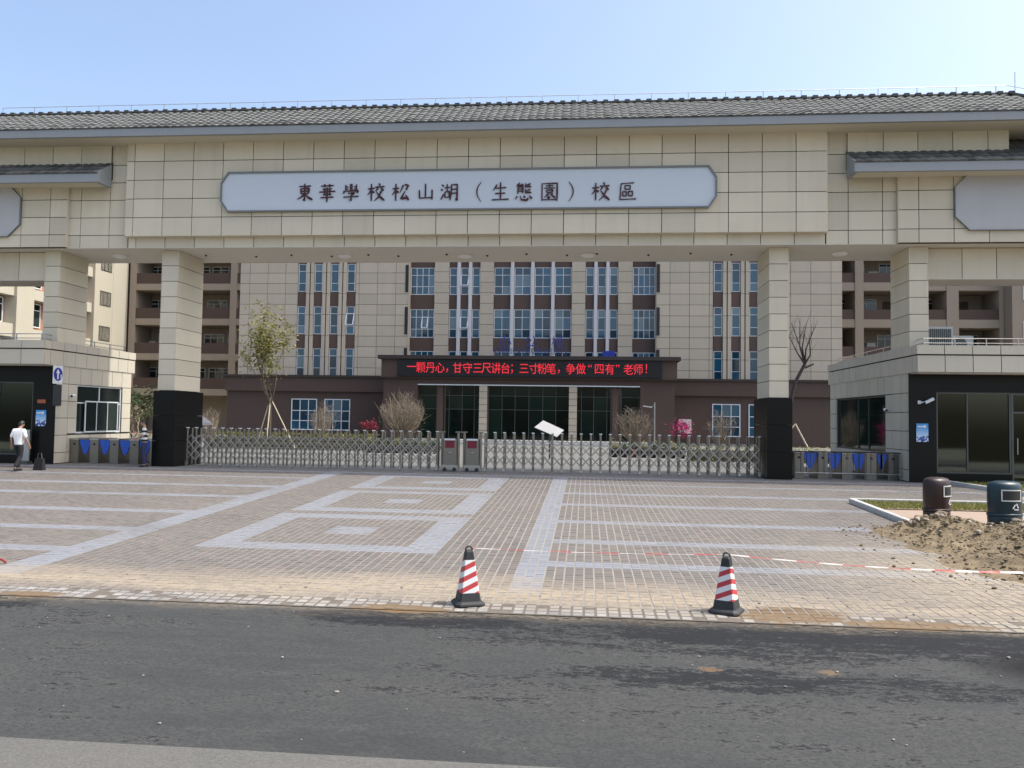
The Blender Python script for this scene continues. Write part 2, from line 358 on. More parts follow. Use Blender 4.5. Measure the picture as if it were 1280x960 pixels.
def panelsX(parent, Xf, ys, zs, mat='stone', th=.04, gap=.022, skip=None, name='panel', out=1):
    for i in range(len(ys)-1):
        for j in range(len(zs)-1):
            a, b, c, d = ys[i], ys[i+1], zs[j], zs[j+1]
            if skip and skip(a, b, c, d): continue
            x0, x1 = (Xf-th, Xf) if out > 0 else (Xf, Xf+th)
            box(name, parent, x0, x1, a+gap/2, b-gap/2, c+gap/2, d-gap/2, mat)
def text_mesh(body, size, mat, depth=.01, font_sx=1.0):
    cu = bpy.data.curves.new('t', 'FONT'); cu.body = body; cu.size = size; cu.extrude = depth; cu.align_x = 'CENTER'; cu.align_y = 'CENTER'; cu.resolution_u = 2
    o = bpy.data.objects.new('t', cu); COL.objects.link(o)
    dg = bpy.context.evaluated_depsgraph_get(); dg.update()
    m = bpy.data.meshes.new_from_object(o.evaluated_get(dg)); bpy.data.objects.remove(o); bpy.data.curves.remove(cu)
    m.transform(Matrix.Diagonal((font_sx, 1, 1, 1))); m.transform(Matrix.Rotation(math.pi/2, 4, 'X'))
    m.materials.clear(); m.materials.append(M[mat]); return m
exec_order = []
# ================================================================== SETTING
def sheet(name, x0, x1, ys, off, mat):
    b = MB()
    for a, c in zip(ys[:-1], ys[1:]):
        b.add([(x0, a, gz(a)+off), (x1, a, gz(a)+off), (x1, c, gz(c)+off), (x0, c, gz(c)+off)], [(0, 1, 2, 3)])
    return struct(b.build(name, mat))
sheet('ground', -700, 700, [-120, 28, 900], -.15, 'ground')
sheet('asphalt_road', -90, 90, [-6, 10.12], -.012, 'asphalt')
sheet('road_shoulder', -90, 90, [-8, 6.0], -.008, 'shoulder')
sheet('forecourt', -60, 60, [28.0, 66.0], 0.0, 'forecourt')
plaza = sheet('plaza', -30, 30, [10.08, 28.0], -.004, 'joint_sand')
sheet('kerb_course_bed', -30, 30, [10.08, 10.10+3*.15], -.0022, 'joint_dirt')
PIT = .15; PX0, PY0 = -24.0, 10.1
HB = (13.2, 15.25, 17.68, 20.5, 22.95, 25.4)
def sett_colour(x, y):
    blue = False
    if -9.02 < x < -8.40 or -1.12 < x < -.55: blue = y > 11.1
    elif x < -9.02 or x > -.55: blue = any(abs(y-h) < .20 for h in HB)
    else:
        for a, b_ in ((13.72, 17.85), (18.38, 22.45), (22.98, 27.0)):
            if a < y < b_ and -6.9 < x < -2.52:
                blue = not (a+.6 < y < b_-.55 and -6.32 < x < -3.15)
                if -5.15 < x < -4.25 and a+1.6 < y < b_-1.65: blue = True
    if 27.3 < y < 27.75: blue = True
    v = rng.uniform(.87, 1.13)
    if blue: v = .5+v/2; return (.205*v, .222*v, .252*v)
    q = rng.random()
    c = (.132, .117, .103) if q < .62 else ((.143, .117, .104) if q < .82 else (.117, .110, .100))
    if y < 10.55: c = (.29, .285, .27)
    return tuple(k*v for k in c)
def sett_mesh(cells, name):
    vs_, fs, cols = [], [], []
    for (x0, x1, y0, y1, c, dz) in cells:
        o = len(vs_); b = .004
        zt0, zt1 = gz(y0)+dz, gz(y1)+dz
        vs_ += [(x0, y0, zt0-.03), (x1, y0, zt0-.03), (x1, y1, zt1-.03), (x0, y1, zt1-.03), (x0+b, y0+b, zt0), (x1-b, y0+b, zt0), (x1-b, y1-b, zt1), (x0+b, y1-b, zt1)]
        fs += [(o+4, o+5, o+6, o+7), (o, o+1, o+5, o+4), (o+1, o+2, o+6, o+5), (o+2, o+3, o+7, o+6), (o+3, o, o+4, o+7)]; cols.append(c)
    m = bpy.data.meshes.new(name); m.from_pydata(vs_, [], fs); m.materials.append(M['sett'])
    at = m.color_attributes.new('col', 'FLOAT_COLOR', 'POINT'); fl = []
    for c in cols: fl += [c[0], c[1], c[2], 1.0]*8
    at.data.foreach_set('color', fl); return m
cells = []; fr = []
ny = int((27.98-PY0)/PIT)
for j in range(ny):
    y0 = PY0+j*PIT
    gx = .026 if j < 3 else .018; gy = .022 if j < 3 else .004
    for i in range(int(37.2/PIT)):
        x0 = PX0+i*PIT
        if x0 > 7.0 and y0 > 17.9 and y0 < 22.3: continue
        if x0 > 12.2 and y0 > 23.6: continue
        cell = (x0+gx/2, x0+PIT-gx/2, y0+gy/2, y0+PIT-gy/2, sett_colour(x0+PIT/2, y0+PIT/2), rng.uniform(-.002, .002)+(rng.uniform(-.003, .003) if j < 3 else 0))
        if j < 3 and -8.3 < x0 < 6.3: fr.append(cell)
        else: cells.append(cell)
fr.sort(key=lambda c: c[2]); cells += fr[300:]
stuff(obj('sett_field', sett_mesh(cells, 'sett_field'), plaza))
SMESH = {}
for k, c in enumerate(fr[:300]):             # the front rows, each sett on its own
    key = k % 12
    if key not in SMESH:
        cx, cy = (c[0]+c[1])/2, (c[2]+c[3])/2; vv_ = rng.uniform(.72, 1.15); cc = tuple(v*vv_ for v in (.30, .295, .275))
        m = sett_mesh([(c[0]-cx, c[1]-cx, c[2]-cy, c[3]-cy, cc, 0)], 'sett'); m.transform(Matrix.Translation((0, 0, -gz(0)))); SMESH[key] = m
    cx, cy = (c[0]+c[1])/2, (c[2]+c[3])/2
    o = obj('sett', SMESH[key], plaza, (cx, cy, gz(cy)+c[5])); o.rotation_euler.x = 0
# planting bed on the right: kerbs, paving, lawn
def kerb(name, a, b, w_=.14, h=.13, seg=1.0):
    a, b = Vector((*a, 0)), Vector((*b, 0)); n = max(1, round((b-a).length/seg)); root = struct(empty(name, (a.x, a.y, gz(a.y)), '', ''))
    del root['label']; del root['category']
    for i in range(n):
        p, q = a.lerp(b, (i+.006)/n), a.lerp(b, (i+.994)/n); d = (q-p).normalized(); s = Vector((-d.y, d.x, 0))*w_/2
        P = []
        for z, k in ((-.10, 1), (h-.015, 1), (h, .82)):
            P += [(v.x+s.x*e*k, v.y+s.y*e*k, gz(v.y)+z) for v, e in ((p, -1), (q, -1), (q, 1), (p, 1))]
        mb = MB().add(P, [(0, 3, 2, 1), (8, 9, 10, 11)]+[(l+i_, l+(i_+1) % 4, l+4+(i_+1) % 4, l+4+i_) for l in (0, 4) for i_ in range(4)])
        mb.build('kerb_stone', 'kerb_stone', root)
kerb('bed_kerb', (7.08, 17.6), (7.08, 22.2)); kerb('bed_kerb', (7.15, 22.2), (17.2, 22.2)); kerb('lawn_kerb', (12.8, 24.7), (11.95, 28.0)); kerb('lawn_kerb', (12.87, 24.7), (20, 24.7))
kerb('entrance_kerb', (-23.5, 21.7), (-17.0, 21.7), .2, .16)
sheet('bed_paving', 7.15, 17, [17.2, 20.8], .03, 'bed_paving')
bed2 = struct(MB().add([(12.9, 24.8, gz(24.8)+.05), (22, 24.8, gz(24.8)+.05), (22, 28.0, .05), (12.05, 28.0, .05)], [(0, 1, 2, 3)]).build('lawn_soil', 'soil_bed'))
sheet('lawn_soil', 7.15, 17, [20.8, 22.13], .05, 'soil_bed')
def grass(poly_fn, n, label, hmin=.04, hmax=.10):
    b = MB()
    for _ in range(n):
        p = poly_fn()
        if p is None: continue
        x, y = p; z = gz(y)+.05; h = rng.uniform(hmin, hmax); a = rng.uniform(0, 6.28); w_ = .012; dx, dy = math.cos(a)*w_, math.sin(a)*w_; lx_, ly_ = rng.uniform(-.05, .05), rng.uniform(-.05, .05)
        b.add([(x-dx, y-dy, z), (x+dx, y+dy, z), (x+lx_, y+ly_, z+h)], [(0, 1, 2)])
    o = stuff(b.build('grass', 'grass')); tag(o, label, 'grass'); return o
grass(lambda: (rng.uniform(7.2, 16.5), rng.uniform(20.85, 22.1)), 9000, 'yellowing lawn strip behind the two litter bins')
grass(lambda: (lambda x, y: (x, y) if x > 12.85-(y-24.75)*.26 else None)(rng.uniform(12, 18), rng.uniform(24.85, 27.95)), 8000, 'lawn wedge in front of the dark glazed gatehouse')

# ================================================================== SCHOOL GATE
GC = -4.46
gate = empty('school_gate', (GC, 29.5, 0), 'monumental beige stone school gate with grey tiled roof and long white name board', 'gate')
Zs = 8.09
# four columns
def column(h0, h1, sgn, y0, y1, base=True, z0=2.82):
    xa, xb = sorted((GC+sgn*h0, GC+sgn*h1)); th = .04
    core = box('column', gate, xa+th, xb-th, y0+th, y1-th, .02 if base else 3.6, Zs, 'joint')
    zs = [z0+i*(Zs-z0)/9 for i in range(10)]
    if not base: zs = [z for z in zs if z > 3.9]
    panelsY(core, y0, [xa, xb], zs, 'stone', gap=.0, skip=None) if False else None
    for j in range(len(zs)-1):
        box('panel', core, xa+.041, xb-.041, y0, y0+th, zs[j]+.011, zs[j+1]-.011, 'stone')
        box('panel', core, xa+.041, xb-.041, y1-th, y1, zs[j]+.011, zs[j+1]-.011, 'stone')
        for xs0, xs1 in ((xa, xa+th), (xb-th, xb)):
            box('panel', core, xs0, xs1, y0, y1, zs[j]+.011, zs[j+1]-.011, 'stone')
    if base:
        for j, (za, zb) in enumerate(((0.0, .94), (.95, 1.88), (1.89, 2.80))):
            box('granite_block', core, xa-.10, xb+.10, y0-.10, y1+.10, za, zb, 'granite')
for s in (-1, 1):
    column(10.8, 11.46, s, 28.5, 30.45)
    column(15.5, 16.13, s, 28.5, 30.2, base=False)
# beam
YB, YF, YK = 28.1, 27.85, 30.9
H1, H2, H3, HE = 12.59, 13.3, 14.95, 24.0
beam = box('beam', gate, GC-18.5, GC+18.5, YB+.04, YK, Zs+.02, 11.96, 'joint')
for s in (-1, 1): box('beam_end', beam, *sorted((GC+s*18.51, GC+s*HE)), YB+.04, YK, Zs+.02, 10.6, 'joint')
box('soffit', beam, GC-HE, GC+HE, YB+.002, YK+.05, Zs, Zs+.018, 'soffit')
P = 1.135
zb = [Zs+.004, 8.49]
panelsY(beam, YB, pitched(GC-H1, GC+H1, P, GC+.2), zb)
blk = box('centre_block', gate, GC-H1+.04, GC+H1-.04, YF+.04, YB+.039, 8.49, 11.96, 'joint')
box('block_underside', blk, GC-H1+.003, GC+H1-.003, YF+.045, YB-.002, 8.472, 8.488, 'stone')
zr = [8.47+.70*i for i in range(5)]+[11.97]
def behind_sign(a, b, c, d): return a > GC-8.5 and b < GC+8.5 and c > 9.3 and d < 10.75
panelsY(blk, YF, pitched(GC-H1, GC+H1, P, GC+.2), zr, skip=behind_sign)
for s in (-1, 1): box('side_panel', blk, GC+s*H1-.02, GC+s*H1+.02, YF+.042, YB+.03, 8.475, 11.95, 'stone')
zw = [Zs+.004, 8.58, 9.24, 9.9, 10.56, 11.22, 11.97]
for s in (-1, 1):
    def rr(a, b): return sorted((GC+s*a, GC+s*b))
    a, b = rr(H1+.02, H3); panelsY(beam, YB, pitched(a, b, P, GC+s*(H2+.05)), zw)
    wing = box('wing_block', gate, *rr(H3, HE-.1), YB-.10, YB+.038, Zs+.01, 11.2, 'joint')
    a, b = rr(H3, HE-.1); panelsY(wing, YB-.14, pitched(a, b, P, GC+s*(H2+.05)), [Zs+.02]+zw[1:6])
    x_ = GC+s*H3; box('side_panel', wing, x_-.012, x_+.012, YB-.139, YB-.001, Zs+.02, 10.5, 'stone')
    # upper wall over the wing eave, ends where the main roof ends
    up = box('upper_wall', gate, *rr(H2+.02, 18.55), YB-.06, YB+.037, 10.95, 11.965, 'joint')
    a, b = rr(H2, 18.57); panelsY(up, YB-.10, pitched(a, b, P, GC+s*(H2+.05)), [11.2, 11.97])
    xe = GC+s*18.57; panelsX(up, xe+s*.0, [YB-.1, 29.5, YK], [10.9, 11.97], out=s)
    # tie beam between outer column and gatehouse
    tb = box('tie_beam', gate, *rr(16.13, HE-.2), 28.75, 30.1, 7.02, Zs-.02, 'joint')
    a, b = rr(16.13, HE-.2); panelsY(tb, 28.71, pitched(a, b, P, GC+s*(16.2)), [7.0, Zs-.01])
    box('tie_soffit', tb, a, b, 28.715, 30.1, 6.99, 7.015, 'soffit')
# ceiling lamps
for px, py in ((150, 319), (431, 319), (581, 319), (735, 318), (1050, 316)):
    d = ray(px, py); t_ = (Zs-ZC)/d.z
    MB().lathe([(.02, -.10), (.20, -.09), (.27, -.05), (.29, 0)], (t_*d.x, t_*d.y, Zs-.001), 20).build('ceiling_lamp', 'lamp_white', gate, True)
for k in range(14):
    MB().lathe([(.03, -.05), (.05, 0)], (GC-9.8+k*1.5 if k % 5 else GC-10.2+k*1.5, 29.4+.25*(k % 2), Zs-.001), 10).build('spot_lamp', 'black', gate)
# roofs: slab, fascia, soffit, tiles
EY, EZ, RY, RZ = 27.06, 12.24, 29.5, 13.72
def roof(name, xa, xb, ey, ez, ry, rz, hipL=0, hipR=0, back=True, soff=None, pitch=.29, rows=9, keep=None):
    r = MB()
    by = 2*ry-ey
    r.add([(xa, ey, ez), (xb, ey, ez), (xb-hipR, ry, rz), (xa+hipL, ry, rz), (xa, by, ez), (xb, by, ez)],
          [(0, 1, 2, 3), (5, 4, 3, 2), (0, 3, 4), (1, 5, 2), (0, 4, 5, 1)])
    ro = r.build(name, 'tile_dark', gate)
    # tiles: overlapping courses of shallow pans
    n = int((xb-xa)/pitch); sl_ = Vector((0, ry-ey, rz-ez)); L = sl_.length; d = sl_/L; nrm = Vector((0, -d.z, d.y))
    tl = L/rows; cand = []
    for j in range(rows):
        for i in range(n):
            x = xa+(i+.5)*(xb-xa)/n; f = (j+.5)/rows
            if x < xa+hipL*f+.1 or x > xb-hipR*f-.1: continue
            if keep and not keep(x): continue
            cand.append((x, j))
    pw = (xb-xa)/n
    def tile_pts(x, j):
        o = Vector((x, ey, ez))+d*(j*tl-.05); out = []
        for k in range(4):
            u = (k/3-.5)*pw*1.02; hgt = .028 if k in (1, 2) else .0
            out.append(o+Vector((u, 0, 0))+nrm*(hgt+.04)); out.append(o+Vector((u, 0, 0))+d*(tl*1.12)+nrm*(hgt+.012))
        for k in range(4):
            u = (k/3-.5)*pw*1.02; out.append(o+Vector((u, 0, 0))+nrm*.0)
        F_ = []
        for k in range(3): F_ += [(2*k, 2*k+2, 2*k+3, 2*k+1), (8+k, 9+k, 2*k+2, 2*k)]
        return out, F_
    cand.sort(key=lambda c: (c[1], -c[0]))
    tm = None
    many = MB()
    lim = 300 if name == 'main_roof' else 150
    for q, (x, j) in enumerate(cand):
        pts, F_ = tile_pts(x, j)
        if q < lim:
            o = Vector((x, ey, ez))+d*(j*tl)
            if tm is None: tm = MB().add([p-o for p in pts], F_).mesh('tile', 'tile')
            ob = obj('tile', tm, ro, o); ob.rotation_euler = (rng.uniform(-.02, .02), rng.uniform(-.02, .02), rng.uniform(-.015, .015))
        else:
            jz = Vector((0, 0, rng.uniform(-.006, .008))); many.add([p+jz for p in pts], F_)
    if many.v: stuff(many.build('tile_courses', 'tile', ro))
    return ro
half = 19.9
mr = roof('main_roof', GC-half-.5, GC+half+.5, EY, EZ, RY, RZ, 1.0, 1.0)
fs_ = MB().box(GC-half-.5, GC+half+.5, EY-.03, EY+.10, EZ-.30, EZ-.03)
for s in (-1, 1): fs_.box(GC+s*(half+.45)-.06, GC+s*(half+.45)+.06, EY+.10, 2*RY-EY, EZ-.30, EZ-.03)
fs_.build('fascia', 'fascia', mr)
MB().box(GC-half-.4, GC+half+.4, EY+.1, 2*RY-EY-.05, EZ-.31, EZ-.25).build('eave_soffit', 'eave_cream', mr)
MB().tube([(GC-half+.45, RY, RZ+.02), (GC+half-.45, RY, RZ+.02)], .10, 8).build('ridge', 'tile_dark', mr)
rt = MB()
for k in range(98): rt.box(GC-half+.6+k*.398, GC-half+.78+k*.398, RY-.12, RY+.12, RZ+.02, RZ+.125)
stuff(rt.build('ridge_tiles', 'tile', mr))
for s in (-1, 1): MB().tube([(GC+s*(half-.5), RY, RZ+.04), (GC+s*(half+.48), EY, EZ+.06)], .09, 6).build('hip_ridge', 'tile_dark', mr)
ww = MB(); 
for k in range(29): ww.bar((GC-half+1+k*1.35, RY, RZ+.1), (GC-half+1+k*1.35, RY, RZ+.36), .022)
ww.tube([(GC-half+1, RY, RZ+.36), (GC+half-.6, RY, RZ+.36)], .013, 5); ww.tube([(GC+half-.6, RY, RZ+.36), (GC+half+.6, EY+.6, EZ+.62)], .013, 5)
ww.build('lightning_wire', 'cable', mr)
MB().tube([(GC+half-.35, RY, RZ+.1), (GC+half-.35, RY, RZ+.85)], .018, 5).build('lightning_rod', 'cable', mr)
for s in (-1, 1):
    a, b = sorted((GC+s*13.28, GC+s*HE))
    wr_ = roof('wing_roof', a, b, 27.2, 10.66, 29.6, 12.35, rows=8, keep=lambda x, s=s: True)
    MB().box(a, b, 27.17, 27.30, 10.33, 10.63).box(a, a+.12, 27.31, YB-.15, 10.33, 10.63).box(b-.12, b, 27.31, YB-.15, 10.33, 10.63).build('fascia', 'fascia', wr_)
    MB().box(a+.13, b-.13, 27.31, YB-.15, 10.35, 10.42).build('eave_soffit', 'eave_cream', wr_)
    for xv in (a-.02, b-.04): MB().prism([(27.18, 10.34), (27.98, 10.34), (27.98, 11.22), (27.18, 10.70)], .06, lambda u, v, q, xv=xv: (xv+q, u, v)).build('verge_board', 'fascia', wr_)
# name board
def octo(x0, x1, z0, z1, c, cz=None):
    cz = cz or c; return [(x0+c, z0), (x1-c, z0), (x1, z0+cz), (x1, z1-cz), (x1-c, z1), (x0+c, z1), (x0, z1-cz), (x0, z0+cz)]
def board(name, x0, x1, z0, z1, c, cz, Yf, mat, fr_w, fmat, d=.12, parent=gate):
    bo = MB().prism(octo(x0+fr_w*.5, x1-fr_w*.5, z0+fr_w*.5, z1-fr_w*.5, c, cz), d*.5, lambda u, v, w_: (u, Yf+d*.45+w_*.9, v)).build(name, mat, parent)
    o1, o2 = octo(x0, x1, z0, z1, c, cz), octo(x0+fr_w, x1-fr_w, z0+fr_w, z1-fr_w, c*.93, cz*.93); f = MB()
    for i in range(8):
        k = (i+1) % 8; q = [o1[i], o1[k], o2[k], o2[i]]
        f.prism(q, d, lambda u, v, w_: (u, Yf+w_, v))
    f.build('frame', fmat, bo); return bo
sign = board('name_board', GC-8.9, GC+8.88, 9.32, 10.80, .27, .40, YF-.13, 'sign_white', .055, 'sign_frame')
for s in (-1, 1):
    a, b = sorted((GC+s*16.75, GC+s*22.6)); board('blank_board', a, b, 8.5, 10.46, .48, .48, YB-.24, 'wing_sign', .022, 'sign_frame', .10)
def J(s): return [[tuple(float(v) for v in p.split(',')) for p in st.split()] for st in s.split('|')]
MU = '6,68 42,71|25,95 25,2|25,66 16,48 4,34|28,58 40,46'
GL = {
 '東': '18,82 84,85|28,70 30,42|28,70 74,72 70,42|30,56 70,57|30,43 70,43|50,97 50,4 42,10|48,40 32,24 10,12|52,40 70,22 96,8',
 '華': '16,84 86,87|36,95 37,76|64,95 63,76|26,67 76,69|6,51 96,55|35,69 36,36|65,69 64,36|28,36 74,37|14,20 86,23|50,76 50,-4',
 '學': '20,90 20,60|20,78 34,79|20,66 34,67|80,92 80,60|66,79 80,79|66,67 80,67|56,95 42,80|43,93 58,79|56,78 42,63|43,77 58,62|12,58 8,42|12,55 90,58 83,45|32,44 68,45 50,32|50,33 51,3 38,9|8,23 92,27',
 '校': MU+'|66,97 73,85|46,77 97,80|62,73 48,55|76,74 93,57|82,58 66,24 42,2|52,54 70,26 99,3',
 '松': MU+'|66,88 48,46|72,90 94,86 80,60|76,54 54,14 90,18|80,34 96,4',
 '山': '50,94 50,18|16,60 18,14|18,16 86,19|86,62 86,8',
 '湖': '8,90 18,80|3,66 13,57|4,8 18,38|22,72 52,74|37,92 37,52|25,50 25,18|25,50 50,51 49,18|26,21 49,21|60,90 60,40 53,4|60,88 92,90 91,4 82,12|61,64 90,65|61,42 90,43',
 '（': '66,104 46,76 41,50 46,24 66,-4',
 '生': '34,88 14,56|26,69 84,72|24,40 78,42|6,6 98,9|53,100 53,8',
 '態': '28,99 12,82 42,85|36,93 48,79|18,74 17,38|18,74 44,75 43,40|20,63 42,63|20,52 42,52|58,96 58,77 90,77|85,92 62,85|58,66 58,45 91,45|85,62 62,54|14,26 5,8|30,28 36,6 66,3 74,16|48,28 57,17|78,28 94,11',
 '園': '10,94 10,0|10,92 90,94 90,-2|12,6 88,6|30,80 70,81|50,88 50,68|22,68 78,69|34,58 66,59 65,45|34,58 35,45|35,46 65,46|48,44 22,18|43,34 42,14 54,20|68,40 56,31|52,38 82,14',
 '）': '34,104 54,76 59,50 54,24 34,-4',
 '區': '16,90 86,95|18,92 12,4|12,6 97,9|38,80 66,80|38,80 38,60|66,80 65,60|38,61 65,61|26,48 46,48|26,48 27,24|46,48 45,24|27,25 45,25|56,49 78,50|56,49 57,25|78,50 77,25|57,26 77,26',
}
def glyph(ch, size):
    mb = MB(); sc_ = size/100
    for si, st in enumerate(J(GL[ch])):
        pts = [Vector((p[0]-50, p[1]-50)) for p in st]
        fine = []
        for i in range(len(pts)-1):
            for k in range(5): fine.append(pts[i].lerp(pts[i+1], k/5))
        fine.append(pts[-1])
        if len(pts) == 5:      # brackets: smooth them
            for _ in range(3): fine = [fine[0]]+[(fine[i-1]+fine[i]*2+fine[i+1])/4 for i in range(1, len(fine)-1)]+[fine[-1]]
        n = len(fine); a, b = pts[0], pts[-1]; d = b-a
        left = d.x < -8 and d.y < 0; right = d.x > 8 and d.y < -5
        dense = len(GL[ch]) > 150; w0 = 7.0 if dense else 8.6
        L_, R2 = [], []
        for i, p in enumerate(fine):
            f = i/(n-1)
            tdir = (fine[min(i+1, n-1)]-fine[max(i-1, 0)]).normalized(); nv = Vector((-tdir.y, tdir.x))
            if ch in '（）': w_ = 1.2+5.5*math.sin(math.pi*f)
            elif left: w_ = w0*(1.2-.95*f)
            elif right: w_ = w0*(.5+.95*math.sin(math.pi*min(1, f*.9)**1.4)) if f < .98 else w0*.3
            elif abs(d.y) > abs(d.x): w_ = w0*(1.15-.25*math.sin(math.pi*f)) if f < .93 else w0*.6
            else: w_ = w0*(.95-.35*math.sin(math.pi*f))*(1.0 if f < .97 else .8)
            if i == 0: w_ *= .6
            L_.append(p+nv*w_/2); R2.append(p-nv*w_/2)
        vs_ = []; y0 = -.03-si*.0012
        for q in range(n): vs_ += [(L_[q].x*sc_, y0, L_[q].y*sc_), (R2[q].x*sc_, y0, R2[q].y*sc_)]
        m0 = len(vs_); vs_ += [(v[0], .0, v[2]) for v in vs_]
        F_ = []
        for q in range(n-1):
            F_ += [(2*q, 2*q+1, 2*q+3, 2*q+2), (2*q, 2*q+2, m0+2*q+2, m0+2*q), (2*q+1, m0+2*q+1, m0+2*q+3, 2*q+3)]
        F_ += [(0, m0, m0+1, 1), (2*n-2, 2*n-1, m0+2*n-1, m0+2*n-2)]
        mb.add(vs_, F_)
    return mb.mesh('character', 'sign_red')
YT = YF-.13+.053
for ch, px in zip('東華學校松山湖（生態園）校區', (381, 409, 439, 470, 500.6, 532, 562, 598, 625, 655, 687, 714.6, 750.6, 784)):
    p = pY(px, 240.5-(px-381)*.0035, YT); o = obj('character', glyph(ch, .66), sign, (p.x, YT, p.z)); o.rotation_euler.y = 0
# ================================================================== GATEHOUSES
def window(parent, Yf, x0, x1, z0, z1, cols, rows, glassm='glass_blue', fm='white_frame', fw=.06, dep=.06, name='window', panes=True):
    """framed window in a plane facing -Y; cols/rows = inner bar positions 0..1"""
    f = MB(); xs = [x0]+[x0+(x1-x0)*c for c in cols]+[x1]; zs = [z0]+[z0+(z1-z0)*r for r in rows]+[z1]
    f.box(x0, x1, Yf, Yf+dep, z0, z0+fw).box(x0, x1, Yf, Yf+dep, z1-fw, z1).box(x0, x0+fw, Yf, Yf+dep, z0+fw, z1-fw).box(x1-fw, x1, Yf, Yf+dep, z0+fw, z1-fw)
    for c in xs[1:-1]: f.box(c-fw*.4, c+fw*.4, Yf+.004, Yf+dep-.004, z0+fw, z1-fw)
    for r in zs[1:-1]: f.box(x0+fw, x1-fw, Yf+.008, Yf+dep-.008, r-fw*.4, r+fw*.4)
    fo = f.build(name, fm, parent)
    if panes:
        for i in range(len(xs)-1):
            for j in range(len(zs)-1):
                o = box('pane', fo, xs[i]+fw*.3, xs[i+1]-fw*.3, Yf+dep*.55, Yf+dep*.55+.012, zs[j]+fw*.3, zs[j+1]-fw*.3, glassm)
                o.rotation_euler = (rng.uniform(-.006, .006), 0, rng.uniform(-.006, .006))
        if rng.random() < .10 and fm == 'white_frame' and len(zs) > 3:
            i = rng.randrange(len(xs)-1); a_, b_ = xs[i]+.02, xs[i+1]-.02; h_ = zs[2]-zs[1]; sa = .38
            g_ = MB(); 
            for (u0, v0, u1, v1) in ((a_, 0, b_, 0), (a_, h_, b_, h_), (a_, 0, a_, h_), (b_, 0, b_, h_)):
                g_.bar((u0, Yf-.03-(h_-v0)*math.sin(sa), zs[1]+h_-(h_-v0)*math.cos(sa)), (u1, Yf-.03-(h_-v1)*math.sin(sa), zs[1]+h_-(h_-v1)*math.cos(sa)), .07, .05)
            g_.build('open_sash', fm, fo)
    return fo
def windowX(parent, Xf, y0, y1, z0, z1, cols, rows, out=1, glassm='glass_dark', fm='white_frame', fw=.06, dep=.07, name='window'):
    f = MB(); ys = [y0]+[y0+(y1-y0)*c for c in cols]+[y1]; zs = [z0]+[z0+(z1-z0)*r for r in rows]+[z1]
    a, b = sorted((Xf, Xf-out*dep))
    f.box(a, b, y0, y1, z0, z0+fw).box(a, b, y0, y1, z1-fw, z1).box(a, b, y0, y0+fw, z0+fw, z1-fw).box(a, b, y1-fw, y1, z0+fw, z1-fw)
    for c in ys[1:-1]: f.box(a+.004, b-.004, c-fw*.4, c+fw*.4, z0+fw, z1-fw)
    for r in zs[1:-1]: f.box(a+.008, b-.008, y0+fw, y1-fw, r-fw*.4, r+fw*.4)
    fo = f.build(name, fm, parent); g = Xf-out*dep*.6
    for i in range(len(ys)-1):
        for j in range(len(zs)-1): box('pane', fo, g-.006, g+.006, ys[i]+fw*.3, ys[i+1]-fw*.3, zs[j]+fw*.3, zs[j+1]-fw*.3, glassm)
    return fo
